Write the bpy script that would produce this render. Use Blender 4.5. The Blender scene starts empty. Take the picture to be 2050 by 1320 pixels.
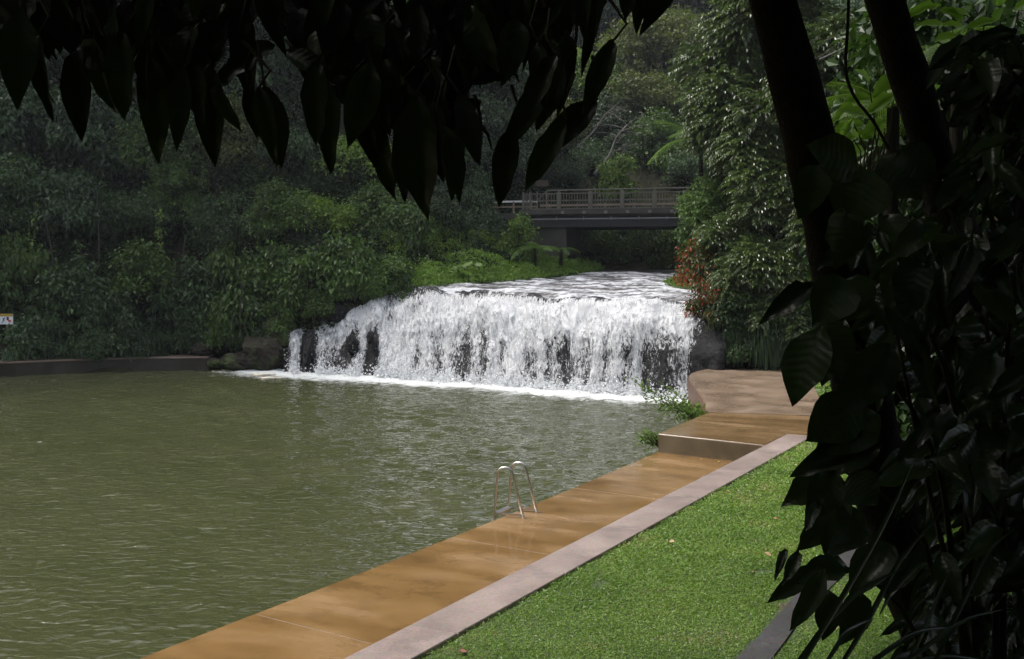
import bpy, math, random
import numpy as np
from mathutils import Matrix, Vector

# ------------------------------------------------------------------ camera, world, sun, exposure
scene = bpy.context.scene
col = scene.collection
FPX = 2198.0                       # focal length in pixels of the 2050 px wide photograph
PITCH = math.atan(120 / FPX)
CAMZ = 4.2
cam_d = bpy.data.cameras.new('camera')
cam_d.sensor_width = 36.0
cam_d.lens = 36.0 * FPX / 2050.0
cam_d.clip_start = 0.05
cam_d.clip_end = 3000
cam = bpy.data.objects.new('camera', cam_d)
col.objects.link(cam)
cam.location = (0, 0, CAMZ)
cam.rotation_euler = (math.pi / 2 - PITCH, 0, 0)
scene.camera = cam
SUN_EL, SUN_AZ = math.radians(60), math.radians(-78)   # azimuth from +Y, negative = from the left
world = bpy.data.worlds.new('World')
scene.world = world
world.use_nodes = True
wn = world.node_tree
for n in list(wn.nodes):
    wn.nodes.remove(n)
sky = wn.nodes.new('ShaderNodeTexSky')
sky.sky_type = 'NISHITA'
sky.sun_disc = False
sky.sun_elevation = SUN_EL
sky.sun_rotation = SUN_AZ
sky.air_density = 1.0
sky.dust_density = 4.0
sky.ozone_density = 1.0
hs = wn.nodes.new('ShaderNodeHueSaturation')
hs.inputs['Saturation'].default_value = 0.45      # cloud veil: a paler sky
bg = wn.nodes.new('ShaderNodeBackground')
bg.inputs['Strength'].default_value = 0.15
wo = wn.nodes.new('ShaderNodeOutputWorld')
wn.links.new(sky.outputs[0], hs.inputs['Color'])
wn.links.new(hs.outputs[0], bg.inputs[0])
wn.links.new(bg.outputs[0], wo.inputs[0])
sun_d = bpy.data.lights.new('sun', 'SUN')
sun_d.energy = 1.2
sun_d.angle = math.radians(14)
sun_d.color = (1.0, 0.96, 0.9)
sun = bpy.data.objects.new('sun', sun_d)
col.objects.link(sun)
sdir = Vector((math.sin(SUN_AZ) * math.cos(SUN_EL), math.cos(SUN_AZ) * math.cos(SUN_EL), math.sin(SUN_EL)))
sun.rotation_euler = sdir.to_track_quat('Z', 'Y').to_euler()
scene.view_settings.view_transform = 'Standard'
scene.view_settings.look = 'None'
scene.view_settings.exposure = 1.2
scene.view_settings.gamma = 1.0
cy = scene.cycles
cy.max_bounces = 5
cy.diffuse_bounces = 2
cy.glossy_bounces = 2
cy.transmission_bounces = 3
cy.transparent_max_bounces = 12
cy.volume_bounces = 0
cy.use_denoising = True
cy.sample_clamp_indirect = 4.0
cy.caustics_reflective = False
cy.caustics_refractive = False

# ------------------------------------------------------------------ geometry helpers
RNG = np.random.default_rng(7)
random.seed(7)


def at(x, y, Y):
    """point at depth Y (metres north of the lens) on the sight line of a photo pixel"""
    u, v = (x - 1025) / FPX, (660 - y) / FPX
    dy = math.cos(PITCH) + v * math.sin(PITCH)
    dz = -math.sin(PITCH) + v * math.cos(PITCH)
    k = Y / dy
    return np.array((u * k, Y, CAMZ + dz * k))


def onz(x, y, z):
    u, v = (x - 1025) / FPX, (660 - y) / FPX
    dy = math.cos(PITCH) + v * math.sin(PITCH)
    dz = -math.sin(PITCH) + v * math.cos(PITCH)
    k = (z - CAMZ) / dz
    return np.array((u * k, dy * k, z))


def smooth(a, b, x):
    t = np.clip((np.asarray(x, float) - a) / (b - a), 0, 1)
    return t * t * (3 - 2 * t)


_tab = np.random.default_rng(3).random(4096)


def _h(ix, iy, iz):
    return _tab[(ix * 73 + iy * 1931 + iz * 3571 + ((ix * iy) % 977) * 7 + ((iy * iz) % 613) * 11) % 4096]


def vnoise(p):
    """value noise in [0,1] for an (n,3) array"""
    p = np.asarray(p, float)
    i = np.floor(p).astype(np.int64)
    f = p - i
    f = f * f * (3 - 2 * f)
    r = 0
    for dx in (0, 1):
        for dy in (0, 1):
            for dz in (0, 1):
                w = (f[:, 0] if dx else 1 - f[:, 0]) * (f[:, 1] if dy else 1 - f[:, 1]) * (f[:, 2] if dz else 1 - f[:, 2])
                r = r + w * _h(i[:, 0] + dx, i[:, 1] + dy, i[:, 2] + dz)
    return r


def fbm(p, o=4):
    a, r, t = 1.0, 0.0, 0.0
    p = np.asarray(p, float).copy()
    for k in range(o):
        r = r + a * vnoise(p + 17.3 * k)
        t += a
        a *= 0.5
        p = p * 2.03
    return r / t


def norm(v):
    v = np.asarray(v, float)
    return v / (np.linalg.norm(v, axis=-1, keepdims=True) + 1e-9)


def mesh(name, V, F, mat=None, smooth_shade=False, attrs=None):
    """V (n,3); F (m,3|4) array or a list of such arrays / python lists"""
    V = np.asarray(V, float)
    me = bpy.data.meshes.new(name)
    Fs = F if isinstance(F, list) else [F]
    loops, starts, n = [], [], 0
    for A in Fs:
        A = np.asarray(A, np.int32)
        if A.ndim == 1:
            A = A[None, :]
        loops.append(A.ravel())
        starts.append(n + np.arange(len(A)) * A.shape[1])
        n += A.size
    loops = np.concatenate(loops).astype(np.int32)
    starts = np.concatenate(starts).astype(np.int32)
    me.vertices.add(len(V))
    me.vertices.foreach_set('co', V.astype(np.float32).ravel())
    me.loops.add(len(loops))
    me.loops.foreach_set('vertex_index', loops)
    me.polygons.add(len(starts))
    me.polygons.foreach_set('loop_start', starts)
    me.update(calc_edges=True)
    me.validate()
    me.polygons.foreach_set('use_smooth', np.full(len(me.polygons), bool(smooth_shade)))
    if mat is not None:
        me.materials.append(mat)
    for k, (dom, A) in (attrs or {}).items():
        A = np.asarray(A, np.float32)
        if A.ndim == 1:
            at_ = me.attributes.new(k, 'FLOAT', dom)
            at_.data.foreach_set('value', A)
        else:
            at_ = me.attributes.new(k, 'FLOAT_VECTOR', dom)
            at_.data.foreach_set('vector', A.ravel())
    return me


def link(name, me, parent=None, loc=None):
    o = bpy.data.objects.new(name, me)
    col.objects.link(o)
    if parent is not None:
        o.parent = parent
    if loc is not None:
        o.location = [float(c) for c in loc]
    return o


def tag(o, label=None, cat=None, group=None, kind=None):
    if label: o['label'] = label
    if cat: o['category'] = cat
    if group: o['group'] = group
    if kind: o['kind'] = kind
    return o


def thing(name, label, cat, loc=(0, 0, 0), group=None, rotz=0.0):
    o = bpy.data.objects.new(name, None)
    col.objects.link(o)
    o.empty_display_size = 0.2
    o.location = [float(c) for c in loc]
    o.rotation_euler = (0, 0, rotz)
    return tag(o, label, cat, group)


class MB:
    """collects pieces of geometry for one mesh"""
    def __init__(self):
        self.V, self.F4, self.F3, self.n = [], [], [], 0

    def add(self, V, F):
        F = np.asarray(F, np.int32) + self.n
        self.V.append(np.asarray(V, float))
        (self.F4 if F.shape[1] == 4 else self.F3).append(F)
        self.n += len(V)
        return self

    def box(self, c, s, M=None):
        x, y, z = np.array(s) / 2.0
        V = np.array([(a * x, b * y, d * z) for a in (-1, 1) for b in (-1, 1) for d in (-1, 1)])
        if M is not None:
            V = V @ np.array(M).T
        F = [(0, 1, 3, 2), (4, 6, 7, 5), (0, 4, 5, 1), (2, 3, 7, 6), (0, 2, 6, 4), (1, 5, 7, 3)]
        return self.add(V + np.array(c), F)

    def bar(self, a, b, w, h=None, up=(0, 0, 1)):
        a, b = np.array(a, float), np.array(b, float)
        d = b - a
        L = np.linalg.norm(d)
        d /= L
        s = np.cross(d, np.array(up, float))
        if np.linalg.norm(s) < 1e-4:
            s = np.cross(d, (1.0, 0, 0))
        s /= np.linalg.norm(s)
        u = np.cross(s, d)
        return self.box((a + b) / 2, (L, w, h or w), np.stack([d, s, u], 1))

    def tube(self, P, R, n=8, cap=True):
        V, F = tube(P, R, n)
        self.add(V, F)
        return self

    def build(self, name, mat, parent=None, smooth_shade=False, loc=None, attrs=None):
        F = ([np.concatenate(self.F4)] if self.F4 else []) + ([np.concatenate(self.F3)] if self.F3 else [])
        return link(name, mesh(name, np.concatenate(self.V), F, mat, smooth_shade, attrs), parent, loc)


def tube(P, R, n=8):
    P = np.asarray(P, float)
    R = np.broadcast_to(np.asarray(R, float), (len(P),))
    T = np.gradient(P, axis=0)
    T = norm(T)
    ref = np.array((0.0, 0.0, 1.0)) if abs(T[0][2]) < 0.9 else np.array((1.0, 0, 0))
    V = []
    s = norm(np.cross(T[0], ref))
    for k in range(len(P)):
        s = s - T[k] * np.dot(s, T[k])
        s = norm(s)
        u = np.cross(T[k], s)
        a = np.arange(n) / n * 2 * math.pi
        V.append(P[k] + R[k] * (np.cos(a)[:, None] * s + np.sin(a)[:, None] * u))
    V = np.concatenate(V)
    F = []
    m = len(P)
    for k in range(m - 1):
        for j in range(n):
            F.append((k * n + j, k * n + (j + 1) % n, (k + 1) * n + (j + 1) % n, (k + 1) * n + j))
    c0, c1 = len(V), len(V) + 1
    V = np.concatenate([V, P[:1], P[-1:]])
    F = np.array(F)
    caps = [(c0, (j + 1) % n, j, j) for j in range(n)] + [(c1, (m - 1) * n + j, (m - 1) * n + (j + 1) % n, (m - 1) * n + j) for j in range(n)]
    # caps as degenerate-free quads: use pairs of neighbouring triangles
    caps = []
    for j in range(0, n - 1, 2):
        caps.append((c0, (j + 2) % n, j + 1, j))
        b = (m - 1) * n
        caps.append((c1, b + j, b + j + 1, b + (j + 2) % n))
    return V, np.concatenate([F, np.array(caps)])


def grid_faces(nu, nv):
    i = np.arange(nu - 1)[:, None] * nv + np.arange(nv - 1)[None, :]
    i = i.ravel()
    return np.stack([i, i + nv, i + nv + 1, i + 1], 1)


def spline(pts, n):
    pts = np.asarray(pts, float)
    t = np.concatenate([[0], np.cumsum(np.linalg.norm(np.diff(pts, axis=0), axis=1))])
    q = np.linspace(0, t[-1], n)
    out = np.stack([np.interp(q, t, pts[:, k]) for k in range(pts.shape[1])], 1)
    for _ in range(max(1, n // 12)):
        out[1:-1] = out[1:-1] * 0.5 + (out[:-2] + out[2:]) * 0.25
    return out


# ------------------------------------------------------------------ materials
def nodes(name):
    m = bpy.data.materials.new(name)
    m.use_nodes = True
    nt = m.node_tree
    for n in list(nt.nodes):
        nt.nodes.remove(n)
    out = nt.nodes.new('ShaderNodeOutputMaterial')

    def N(t, **kw):
        n = nt.nodes.new('ShaderNode' + t)
        for k, v in kw.items():
            if k.startswith('_'):
                setattr(n, k[1:], v)
            else:
                n.inputs[k.replace('__', ' ')].default_value = v
        return n

    def L(a, b):
        nt.links.new(a, b)
    return m, nt, out, N, L


def ramp(N, L, src, stops, interp='LINEAR'):
    r = N('ValToRGB')
    r.color_ramp.interpolation = interp
    e = r.color_ramp.elements
    while len(e) < len(stops):
        e.new(0.5)
    for k, (p, c) in enumerate(stops):
        e[k].position = p
        e[k].color = (c, c, c, 1) if not isinstance(c, tuple) else (*c, 1)
    L(src, r.inputs[0])
    return r


def bump(N, L, h, bsdf, strength=0.3, dist=0.02, chain=None):
    b = N('Bump', Strength=strength, Distance=dist)
    L(h, b.inputs['Height'])
    if chain is not None:
        L(chain.outputs[0], b.inputs['Normal'])
    if bsdf is not None:
        L(b.outputs[0], bsdf.inputs['Normal'])
    return b


def simple(name, c, rough=0.6, metal=0.0, var=0.25, scale=6.0, bmp=0.2, spec=0.5):
    m, nt, out, N, L = nodes(name)
    b = N('BsdfPrincipled', Roughness=rough, Metallic=metal)
    b.inputs['Specular IOR Level'].default_value = spec
    tc = N('TexCoord')
    nz = N('TexNoise', Scale=scale, Detail=6.0)
    L(tc.outputs['Object'], nz.inputs['Vector'])
    r = ramp(N, L, nz.outputs[0], [(0.25, tuple(x * (1 - var) for x in c)), (0.75, tuple(min(1, x * (1 + var)) for x in c))])
    L(r.outputs[0], b.inputs['Base Color'])
    n2 = N('TexNoise', Scale=scale * 8, Detail=4.0)
    L(tc.outputs['Object'], n2.inputs['Vector'])
    bump(N, L, n2.outputs[0], b, bmp, 0.02)
    L(b.outputs[0], out.inputs[0])
    return m


def leaf_mat(name, c0, c1, rough=0.38, transl=0.25, tcol=None, spec=0.3, accent=None, var=0.25):
    """two leaf colours by the per-leaf value 'tint', a little shift per plant, light through the blade"""
    m, nt, out, N, L = nodes(name)
    a = N('Attribute', _attribute_name='tint')
    stops = [(0.0, c0), (0.85 if name == 'grass_blade' or not accent else 0.55, c1)]
    if accent:
        stops += [(0.86, c1), (0.88, accent)] if name == 'grass_blade' else [(0.60, c1), (0.68, accent)]
    r = ramp(N, L, a.outputs['Fac'], stops)
    oi = N('ObjectInfo')
    mr = N('MapRange')
    mr.inputs['To Min'].default_value = 1 - var
    mr.inputs['To Max'].default_value = 1 + var
    L(oi.outputs['Random'], mr.inputs['Value'])
    h = N('HueSaturation')
    L(mr.outputs[0], h.inputs['Value'])
    L(r.outputs[0], h.inputs['Color'])
    b = N('BsdfPrincipled', Roughness=rough)
    b.inputs['Specular IOR Level'].default_value = spec
    L(h.outputs[0], b.inputs['Base Color'])
    if transl > 0:
        t = N('BsdfTranslucent')
        g = N('Mix', _data_type='RGBA', _blend_type='MULTIPLY')
        g.inputs[0].default_value = 1.0
        L(h.outputs[0], g.inputs[6])
        g.inputs[7].default_value = (*(tcol or (1.3, 1.5, 0.6)), 1)
        L(g.outputs[2], t.inputs[0])
        x = N('MixShader')
        x.inputs[0].default_value = transl
        L(b.outputs[0], x.inputs[1])
        L(t.outputs[0], x.inputs[2])
        L(x.outputs[0], out.inputs[0])
    else:
        L(b.outputs[0], out.inputs[0])
    return m


M = {}
M['leaf_dark'] = leaf_mat('leaf_dark', (0.009, 0.020, 0.008), (0.048, 0.088, 0.026), 0.42, 0.2)
M['leaf_cool'] = leaf_mat('leaf_cool', (0.013, 0.030, 0.013), (0.055, 0.095, 0.036), 0.38, 0.2)
M['leaf_mid'] = leaf_mat('leaf_mid', (0.018, 0.040, 0.008), (0.090, 0.155, 0.030), 0.42, 0.25)
M['leaf_light'] = leaf_mat('leaf_light', (0.035, 0.065, 0.010), (0.15, 0.23, 0.036), 0.45, 0.3)
M['leaf_yellow'] = leaf_mat('leaf_yellow', (0.042, 0.058, 0.014), (0.125, 0.15, 0.04), 0.5, 0.3)
M['leaf_pinnate'] = leaf_mat('leaf_pinnate', (0.030, 0.055, 0.014), (0.10, 0.14, 0.04), 0.3, 0.25, spec=0.5)
M['leaf_red'] = leaf_mat('leaf_red', (0.030, 0.05, 0.014), (0.10, 0.11, 0.03), 0.4, 0.25, accent=(0.28, 0.05, 0.025))
M['leaf_fern'] = leaf_mat('leaf_fern', (0.07, 0.12, 0.03), (0.14, 0.22, 0.06), 0.5, 0.35)
M['leaf_bright'] = leaf_mat('leaf_bright', (0.07, 0.13, 0.02), (0.13, 0.22, 0.03), 0.4, 0.5, (1.4, 1.7, 0.4))
M['leaf_cover'] = leaf_mat('leaf_cover', (0.07, 0.13, 0.02), (0.17, 0.27, 0.05), 0.5, 0.3)
M['grass'] = leaf_mat('grass_blade', (0.066, 0.138, 0.014), (0.20, 0.305, 0.060), 0.35, 0.3, var=0.0, accent=(0.26, 0.22, 0.09))
M['bark'] = simple('bark', (0.020, 0.017, 0.014), 0.85, var=0.45, scale=5, bmp=0.9, spec=0.06)
M['bark_pale'] = simple('bark_pale', (0.10, 0.095, 0.08), 0.8, var=0.3, scale=4, bmp=0.4)
M['leaf_under'] = leaf_mat('leaf_under', (0.008, 0.015, 0.006), (0.024, 0.040, 0.014), 0.65, 0.15, spec=0.15)  # leaf colour darkened to stand in for shaded depth under the trees
M['twig'] = simple('twig', (0.035, 0.03, 0.02), 0.7, spec=0.1)
# ------------------------------------------------------------------ the lie of the land
K0 = np.array((-0.87, 10.1))                     # a point on the outer edge of the kerb
HD = np.array((0.479, 0.878))                    # direction of the promenade
HN = np.array((0.878, -0.479))                   # away from the pool
POOL = np.array([(-13.4, -6.0), (-3.85, 11.27), (3.23, 24.1), (4.95, 27.7), (5.0, 30.0), (5.3, 34.4), (6.6, 36.0), (3.0, 38.2), (-0.5, 41.0),
                 (-5.2, 44.0), (-9.4, 45.7), (-11.5, 46.3), (-13.0, 46.1), (-20.4, 43.6), (-30, 38), (-36, 20), (-30, -2), (-22, -10)])
RIVER = np.array([(-6.6, 46.6), (-4.6, 47.0), (-0.6, 50.2), (2.1, 54), (4.4, 58.5), (5.0, 61.5), (10.5, 61.5), (9.8, 58), (9.0, 54),
                  (7.9, 47), (7.2, 41), (7.4, 37.0), (3.0, 38.0), (-0.5, 40.8), (-5.2, 43.8)])
_lx = np.array([-60, -20, -9.6, -5.2, -0.5, 3, 6.1, 7.0, 10, 16, 60])
_ly = np.array([75, 56, 46.2, 43.8, 40.8, 38, 35.8, 36.9, 37.9, 38.6, 42])


def upq(x, y):
    return (y - np.interp(x, _lx, _ly)) * 0.85


def river_z(x, y):
    q = upq(x, y)
    return 3.08 + 0.35 * (1 - smooth(-5, 4, x)) + 0.068 * np.clip(q - 2.5, 0, 16)


def polydist(x, y, poly):
    """signed distance, negative inside"""
    d = np.full(x.shape, 1e9)
    ins = np.zeros(x.shape, bool)
    n = len(poly)
    for k in range(n):
        a, b = poly[k], poly[(k + 1) % n]
        e = b - a
        t = np.clip(((x - a[0]) * e[0] + (y - a[1]) * e[1]) / (e @ e), 0, 1)
        d = np.minimum(d, np.hypot(x - a[0] - t * e[0], y - a[1] - t * e[1]))
        c = ((a[1] > y) != (b[1] > y))
        xi = (b[0] - a[0]) * (y - a[1]) / (b[1] - a[1] + 1e-12) + a[0]
        ins ^= c & (x < xi)
    return np.where(ins, -d, d)


def path_z(t):
    return 0.6 + 0.28 * smooth(19.5, 27.5, t)


def s_edge(t):
    return np.interp(t, [15.0, 17.3, 21.7, 27.3, 33.0], [0, -0.37, -1.4, -3.3, -5.6])


def lawn_z(t, s):
    """s measured from the inner edge of the lawn"""
    z = path_z(t) - 0.03 + 0.05 * np.clip(s, 0, 3)
    k = np.clip(s - 3, 0, None)
    k = np.where(k < 0.6, k * k / 1.2, k - 0.3)
    return z + 0.78 * np.clip(k, 0, 3) + 0.4 * np.clip(k - 3, 0, 60)


def ts(x, y):
    dx, dy = x - K0[0], y - K0[1]
    return dx * HD[0] + dy * HD[1], dx * HN[0] + dy * HN[1]


def ground_h(x, y):
    x, y = np.atleast_1d(np.asarray(x, float)), np.atleast_1d(np.asarray(y, float))
    q = upq(x, y)
    lev = np.where(q > 0, (3.1 + 0.35 * (1 - smooth(-5, 4, x))) * smooth(0.2, 2.4, q) + 0.068 * np.clip(q - 2.5, 0, 16), 0)
    dp, dr = polydist(x, y, POOL), polydist(x, y, RIVER)
    d = np.minimum(dp, dr)
    n = fbm(np.stack([x * 0.12, y * 0.12, x * 0], 1), 4) - 0.5
    dd = np.clip(d, 0, None)
    steep = 0.46 + 0.26 * (1 - smooth(-10, -3, x)) * smooth(30, 44, y)
    rise = 0.35 * smooth(0, 0.8, dd) + steep * np.clip(dd - 0.8, 0, 75) + 0.14 * np.clip(dd - 20, 0, 60) + n * np.clip(dd, 0, 8) * 0.5
    h = np.where(d < 0, lev - 1.2 * smooth(0, 1.0, -d) - 0.3, lev + rise)
    t, s = ts(x, y)
    sp = s - s_edge(t)
    land = (sp > -0.1) & (q < 0.6)
    hl = lawn_z(t, sp) - 0.12
    h = np.where(land, hl, h)
    plat = (sp <= -0.1) & (dp > 0) & (q < 0.3) & (x > -16) & (x < 14) & (t > -25)
    h = np.where(plat, -0.4, h)
    return h


def gz(x, y):
    return float(ground_h(x, y)[0])


def lines(a, b, step, far, k=1.35):
    mid = list(np.arange(a, b + 1e-6, step))
    lo, hi, s = [], [], step
    x = a
    while x > -far:
        s *= k
        x -= s
        lo.append(x)
    s, x = step, b
    while x < far:
        s *= k
        x += s
        hi.append(x)
    return np.array(lo[::-1] + mid + hi)


m, nt, out, N, L = nodes('forest_floor')
b = N('BsdfPrincipled', Roughness=0.9)
b.inputs['Specular IOR Level'].default_value = 0.05
tc = N('TexCoord')
nz = N('TexNoise', Scale=0.8, Detail=8.0)
L(tc.outputs['Object'], nz.inputs['Vector'])
r = ramp(N, L, nz.outputs[0], [(0.3, (0.012, 0.011, 0.008)), (0.5, (0.022, 0.022, 0.012)), (0.75, (0.035, 0.03, 0.02))])
L(r.outputs[0], b.inputs['Base Color'])
n2 = N('TexNoise', Scale=9.0, Detail=6.0)
L(tc.outputs['Object'], n2.inputs['Vector'])
bump(N, L, n2.outputs[0], b, 0.8, 0.08)
L(b.outputs[0], out.inputs[0])
M['floor'] = m

gx, gy = lines(-40, 34, 0.8, 900), lines(-14, 80, 0.8, 900)
X, Y = np.meshgrid(gx, gy, indexing='ij')
Z = ground_h(X.ravel(), Y.ravel())
far = np.clip(np.hypot(X.ravel(), Y.ravel() - 30) - 150, 0, None)
Z = Z - np.clip(far * 0.1, 0, 20)
o = link('ground', mesh('ground', np.stack([X.ravel(), Y.ravel(), Z], 1), grid_faces(len(gx), len(gy)), M['floor'], True))
tag(o, kind='structure')

# ------------------------------------------------------------------ pool water
FALL_BASE = np.array([(-9.5, 45.4), (-7.4, 44.6), (-5.2, 43.5), (-0.5, 40.6), (3.0, 38.1), (5.6, 36.4), (6.9, 35.9)])
px_, py_ = [], []
gx = np.concatenate([np.arange(-40, -22, 1.5), np.arange(-22, 7.6, 0.105)])
gy = np.concatenate([np.arange(-12, 9, 1.5), np.arange(9, 47.2, 0.105)])
X, Y = np.meshgrid(gx, gy, indexing='ij')
x, y = X.ravel(), Y.ravel()
rg = np.random.default_rng(5)
z = np.zeros(len(x))
dfall = np.full(len(x), 1e9)
for k in range(len(FALL_BASE) - 1):
    a, e = FALL_BASE[k], FALL_BASE[k + 1] - FALL_BASE[k]
    t = np.clip(((x - a[0]) * e[0] + (y - a[1]) * e[1]) / (e @ e), 0, 1)
    dfall = np.minimum(dfall, np.hypot(x - a[0] - t * e[0], y - a[1] - t * e[1]))
base_ang = math.atan2(-0.846, -0.533)
for k in range(46):
    lam = 0.30 * (1.35 / 0.30) ** rg.random()
    th = base_ang + rg.normal(0, 0.75)
    kk = 2 * math.pi / lam
    warp = 0.6 * np.sin(x * rg.uniform(.1, .3) + rg.uniform(0, 6)) + 0.6 * np.sin(y * rg.uniform(.1, .3) + rg.uniform(0, 6))
    ph = kk * (x * math.cos(th) + y * math.sin(th) + warp) + rg.uniform(0, 6.28)
    z += 0.0040 * lam ** 0.9 * (1 - 2 * np.abs(np.sin(ph / 2)) ** 1.3)
amp = 0.65 + 0.75 * np.exp(-dfall / 7) + 0.55 * smooth(-9, 4, x) * smooth(13, 20, y)
patch = 0.6 + 0.8 * fbm(np.stack([x * 0.25, y * 0.18, x * 0 + 4], 1), 3)
z = z * amp * patch
foam = np.exp(-np.clip(dfall - 0.35, 0, None) / (1.1 + 1.2 * fbm(np.stack([x * .35, y * .35, x * 0 + 9], 1), 2)))
W = mesh('pool_water', np.stack([x, y, z], 1), grid_faces(len(gx), len(gy)), None, True, {'foam': ('POINT', foam)})
m, nt, out, N, L = nodes('pool_water')
b = N('BsdfPrincipled', Roughness=0.02, IOR=1.33)
g = N('NewGeometry')
n1 = N('TexNoise', Scale=0.35, Detail=5.0)
L(g.outputs['Position'], n1.inputs['Vector'])
r = ramp(N, L, n1.outputs[0], [(0.3, (0.043, 0.049, 0.019)), (0.7, (0.057, 0.062, 0.027))])
# foam drifting off the foot of the falls
a = N('Attribute', _attribute_name='foam')
mp = N('Mapping')
mp.inputs['Scale'].default_value = (1.3, 2.0, 1.0)
mp.inputs['Rotation'].default_value = (0, 0, 0.56)
L(g.outputs['Position'], mp.inputs['Vector'])
fn = N('TexNoise', Scale=1.6, Detail=9.0, Roughness=0.72, Distortion=0.8)
L(mp.outputs[0], fn.inputs['Vector'])
s1 = N('Math', _operation='MULTIPLY_ADD')
L(a.outputs['Fac'], s1.inputs[0]); s1.inputs[1].default_value = 0.95
L(fn.outputs[0], s1.inputs[2])
fr = ramp(N, L, s1.outputs[0], [(0.76, 0.0), (1.15, 0.95)])
mx = N('Mix', _data_type='RGBA')
L(fr.outputs[0], mx.inputs[0]); L(r.outputs[0], mx.inputs[6]); mx.inputs[7].default_value = (0.66, 0.68, 0.67, 1)
L(mx.outputs[2], b.inputs['Base Color'])
rr = N('MapRange'); L(fr.outputs[0], rr.inputs[0]); rr.inputs['To Min'].default_value = 0.02; rr.inputs['To Max'].default_value = 0.7
L(rr.outputs[0], b.inputs['Roughness'])
mp2 = N('Mapping'); mp2.inputs['Rotation'].default_value = (0, 0, 0.35); mp2.inputs['Scale'].default_value = (1.0, 1.7, 1.0)
L(g.outputs['Position'], mp2.inputs['Vector'])
w1 = N('TexNoise', Scale=3.6, Detail=1.5, Roughness=0.5, Distortion=0.5)
L(mp2.outputs[0], w1.inputs['Vector'])
w2 = N('TexNoise', Scale=17.0, Detail=2.0)
L(mp2.outputs[0], w2.inputs['Vector'])
b1 = bump(N, L, w1.outputs[0], None, 0.78, 0.09)
b2 = bump(N, L, w2.outputs[0], b, 0.08, 0.02, b1)
L(b.outputs[0], out.inputs[0])
W.materials.append(m)
tag(link('pool_water', W), kind='structure')

# ------------------------------------------------------------------ river above the falls
LIP = np.array([(-9.8, 46.9, 1.55), (-9.0, 47.2, 1.75), (-8.2, 47.5, 2.1), (-7.4, 47.6, 2.6), (-6.5, 47.5, 3.05), (-5.4, 47.1, 3.35), (-3.9, 46.2, 3.42), (-0.3, 43.3, 3.26), (3.2, 40.5, 3.12), (6.3, 38.2, 3.08), (7.5, 37.4, 2.9)])
gx, gy = np.arange(-8.5, 13, 0.13), np.arange(37, 62.5, 0.13)
X, Y = np.meshgrid(gx, gy, indexing='ij')
x, y = X.ravel(), Y.ravel()
zr = river_z(x, y)
nn = fbm(np.stack([x * 0.9, y * 1.5, x * 0], 1), 4)
n3 = fbm(np.stack([x * 3.2 + 9, y * 4.2, x * 0], 1), 3)
step = 0.16 * np.abs(np.sin((y * 1.05 + x * 0.55 + 2.2 * fbm(np.stack([x * .3, y * .3, x * 0 + 2], 1), 2)) * 1.6))
calm = 1 - 0.85 * smooth(55.5, 57.5, y)
z = zr + (0.22 * (nn - 0.5) + 0.08 * (n3 - 0.5) + step * 0.3) * calm
lipy = np.interp(x, LIP[:, 0], LIP[:, 1])
z = z - 0.22 * (1 - smooth(-0.3, 2.2, y - lipy))
F = grid_faces(len(gx), len(gy))
cen = np.stack([x, y], 1)[F].mean(1)
ok = (cen[:, 1] > np.interp(cen[:, 0], LIP[:, 0], LIP[:, 1]) - 0.25) & (polydist(cen[:, 0], cen[:, 1], RIVER) < 0.8)
F = F[ok]
use = np.unique(F)
rem = np.full(len(x), -1); rem[use] = np.arange(len(use))
rapid = (nn * 0.6 + step * 2.2 + n3 * 0.5) * calm + 0.35 * (1 - smooth(0, 2.5, y - lipy))
RV = mesh('river_water', np.stack([x, y, z], 1)[use], rem[F], None, True, {'rapid': ('POINT', rapid[use])})
m, nt, out, N, L = nodes('river_water')
b = N('BsdfPrincipled', Roughness=0.08, IOR=1.33)
g = N('NewGeometry')
mp = N('Mapping'); mp.inputs['Scale'].default_value = (2.2, 3.6, 2.0); mp.inputs['Rotation'].default_value = (0, 0, 0.45)
L(g.outputs['Position'], mp.inputs['Vector'])
fn = N('TexNoise', Scale=1.7, Detail=8.0, Roughness=0.7, Distortion=0.6)
L(mp.outputs[0], fn.inputs['Vector'])
a = N('Attribute', _attribute_name='rapid')
s1 = N('Math', _operation='MULTIPLY_ADD'); L(a.outputs['Fac'], s1.inputs[0]); s1.inputs[1].default_value = 0.5
L(fn.outputs[0], s1.inputs[2])
fr = ramp(N, L, s1.outputs[0], [(0.84, 0.0), (1.22, 0.75)])
mx = N('Mix', _data_type='RGBA'); L(fr.outputs[0], mx.inputs[0]); mx.inputs[6].default_value = (0.075, 0.066, 0.062, 1); mx.inputs[7].default_value = (0.75, 0.77, 0.8, 1)
L(mx.outputs[2], b.inputs['Base Color'])
rr = N('MapRange'); L(fr.outputs[0], rr.inputs[0]); rr.inputs['To Min'].default_value = 0.32; rr.inputs['To Max'].default_value = 0.7
L(rr.outputs[0], b.inputs['Roughness'])
bump(N, L, fn.outputs[0], b, 0.5, 0.10)
L(b.outputs[0], out.inputs[0])
RV.materials.append(m)
tag(link('river_water', RV), kind='structure')

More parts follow.
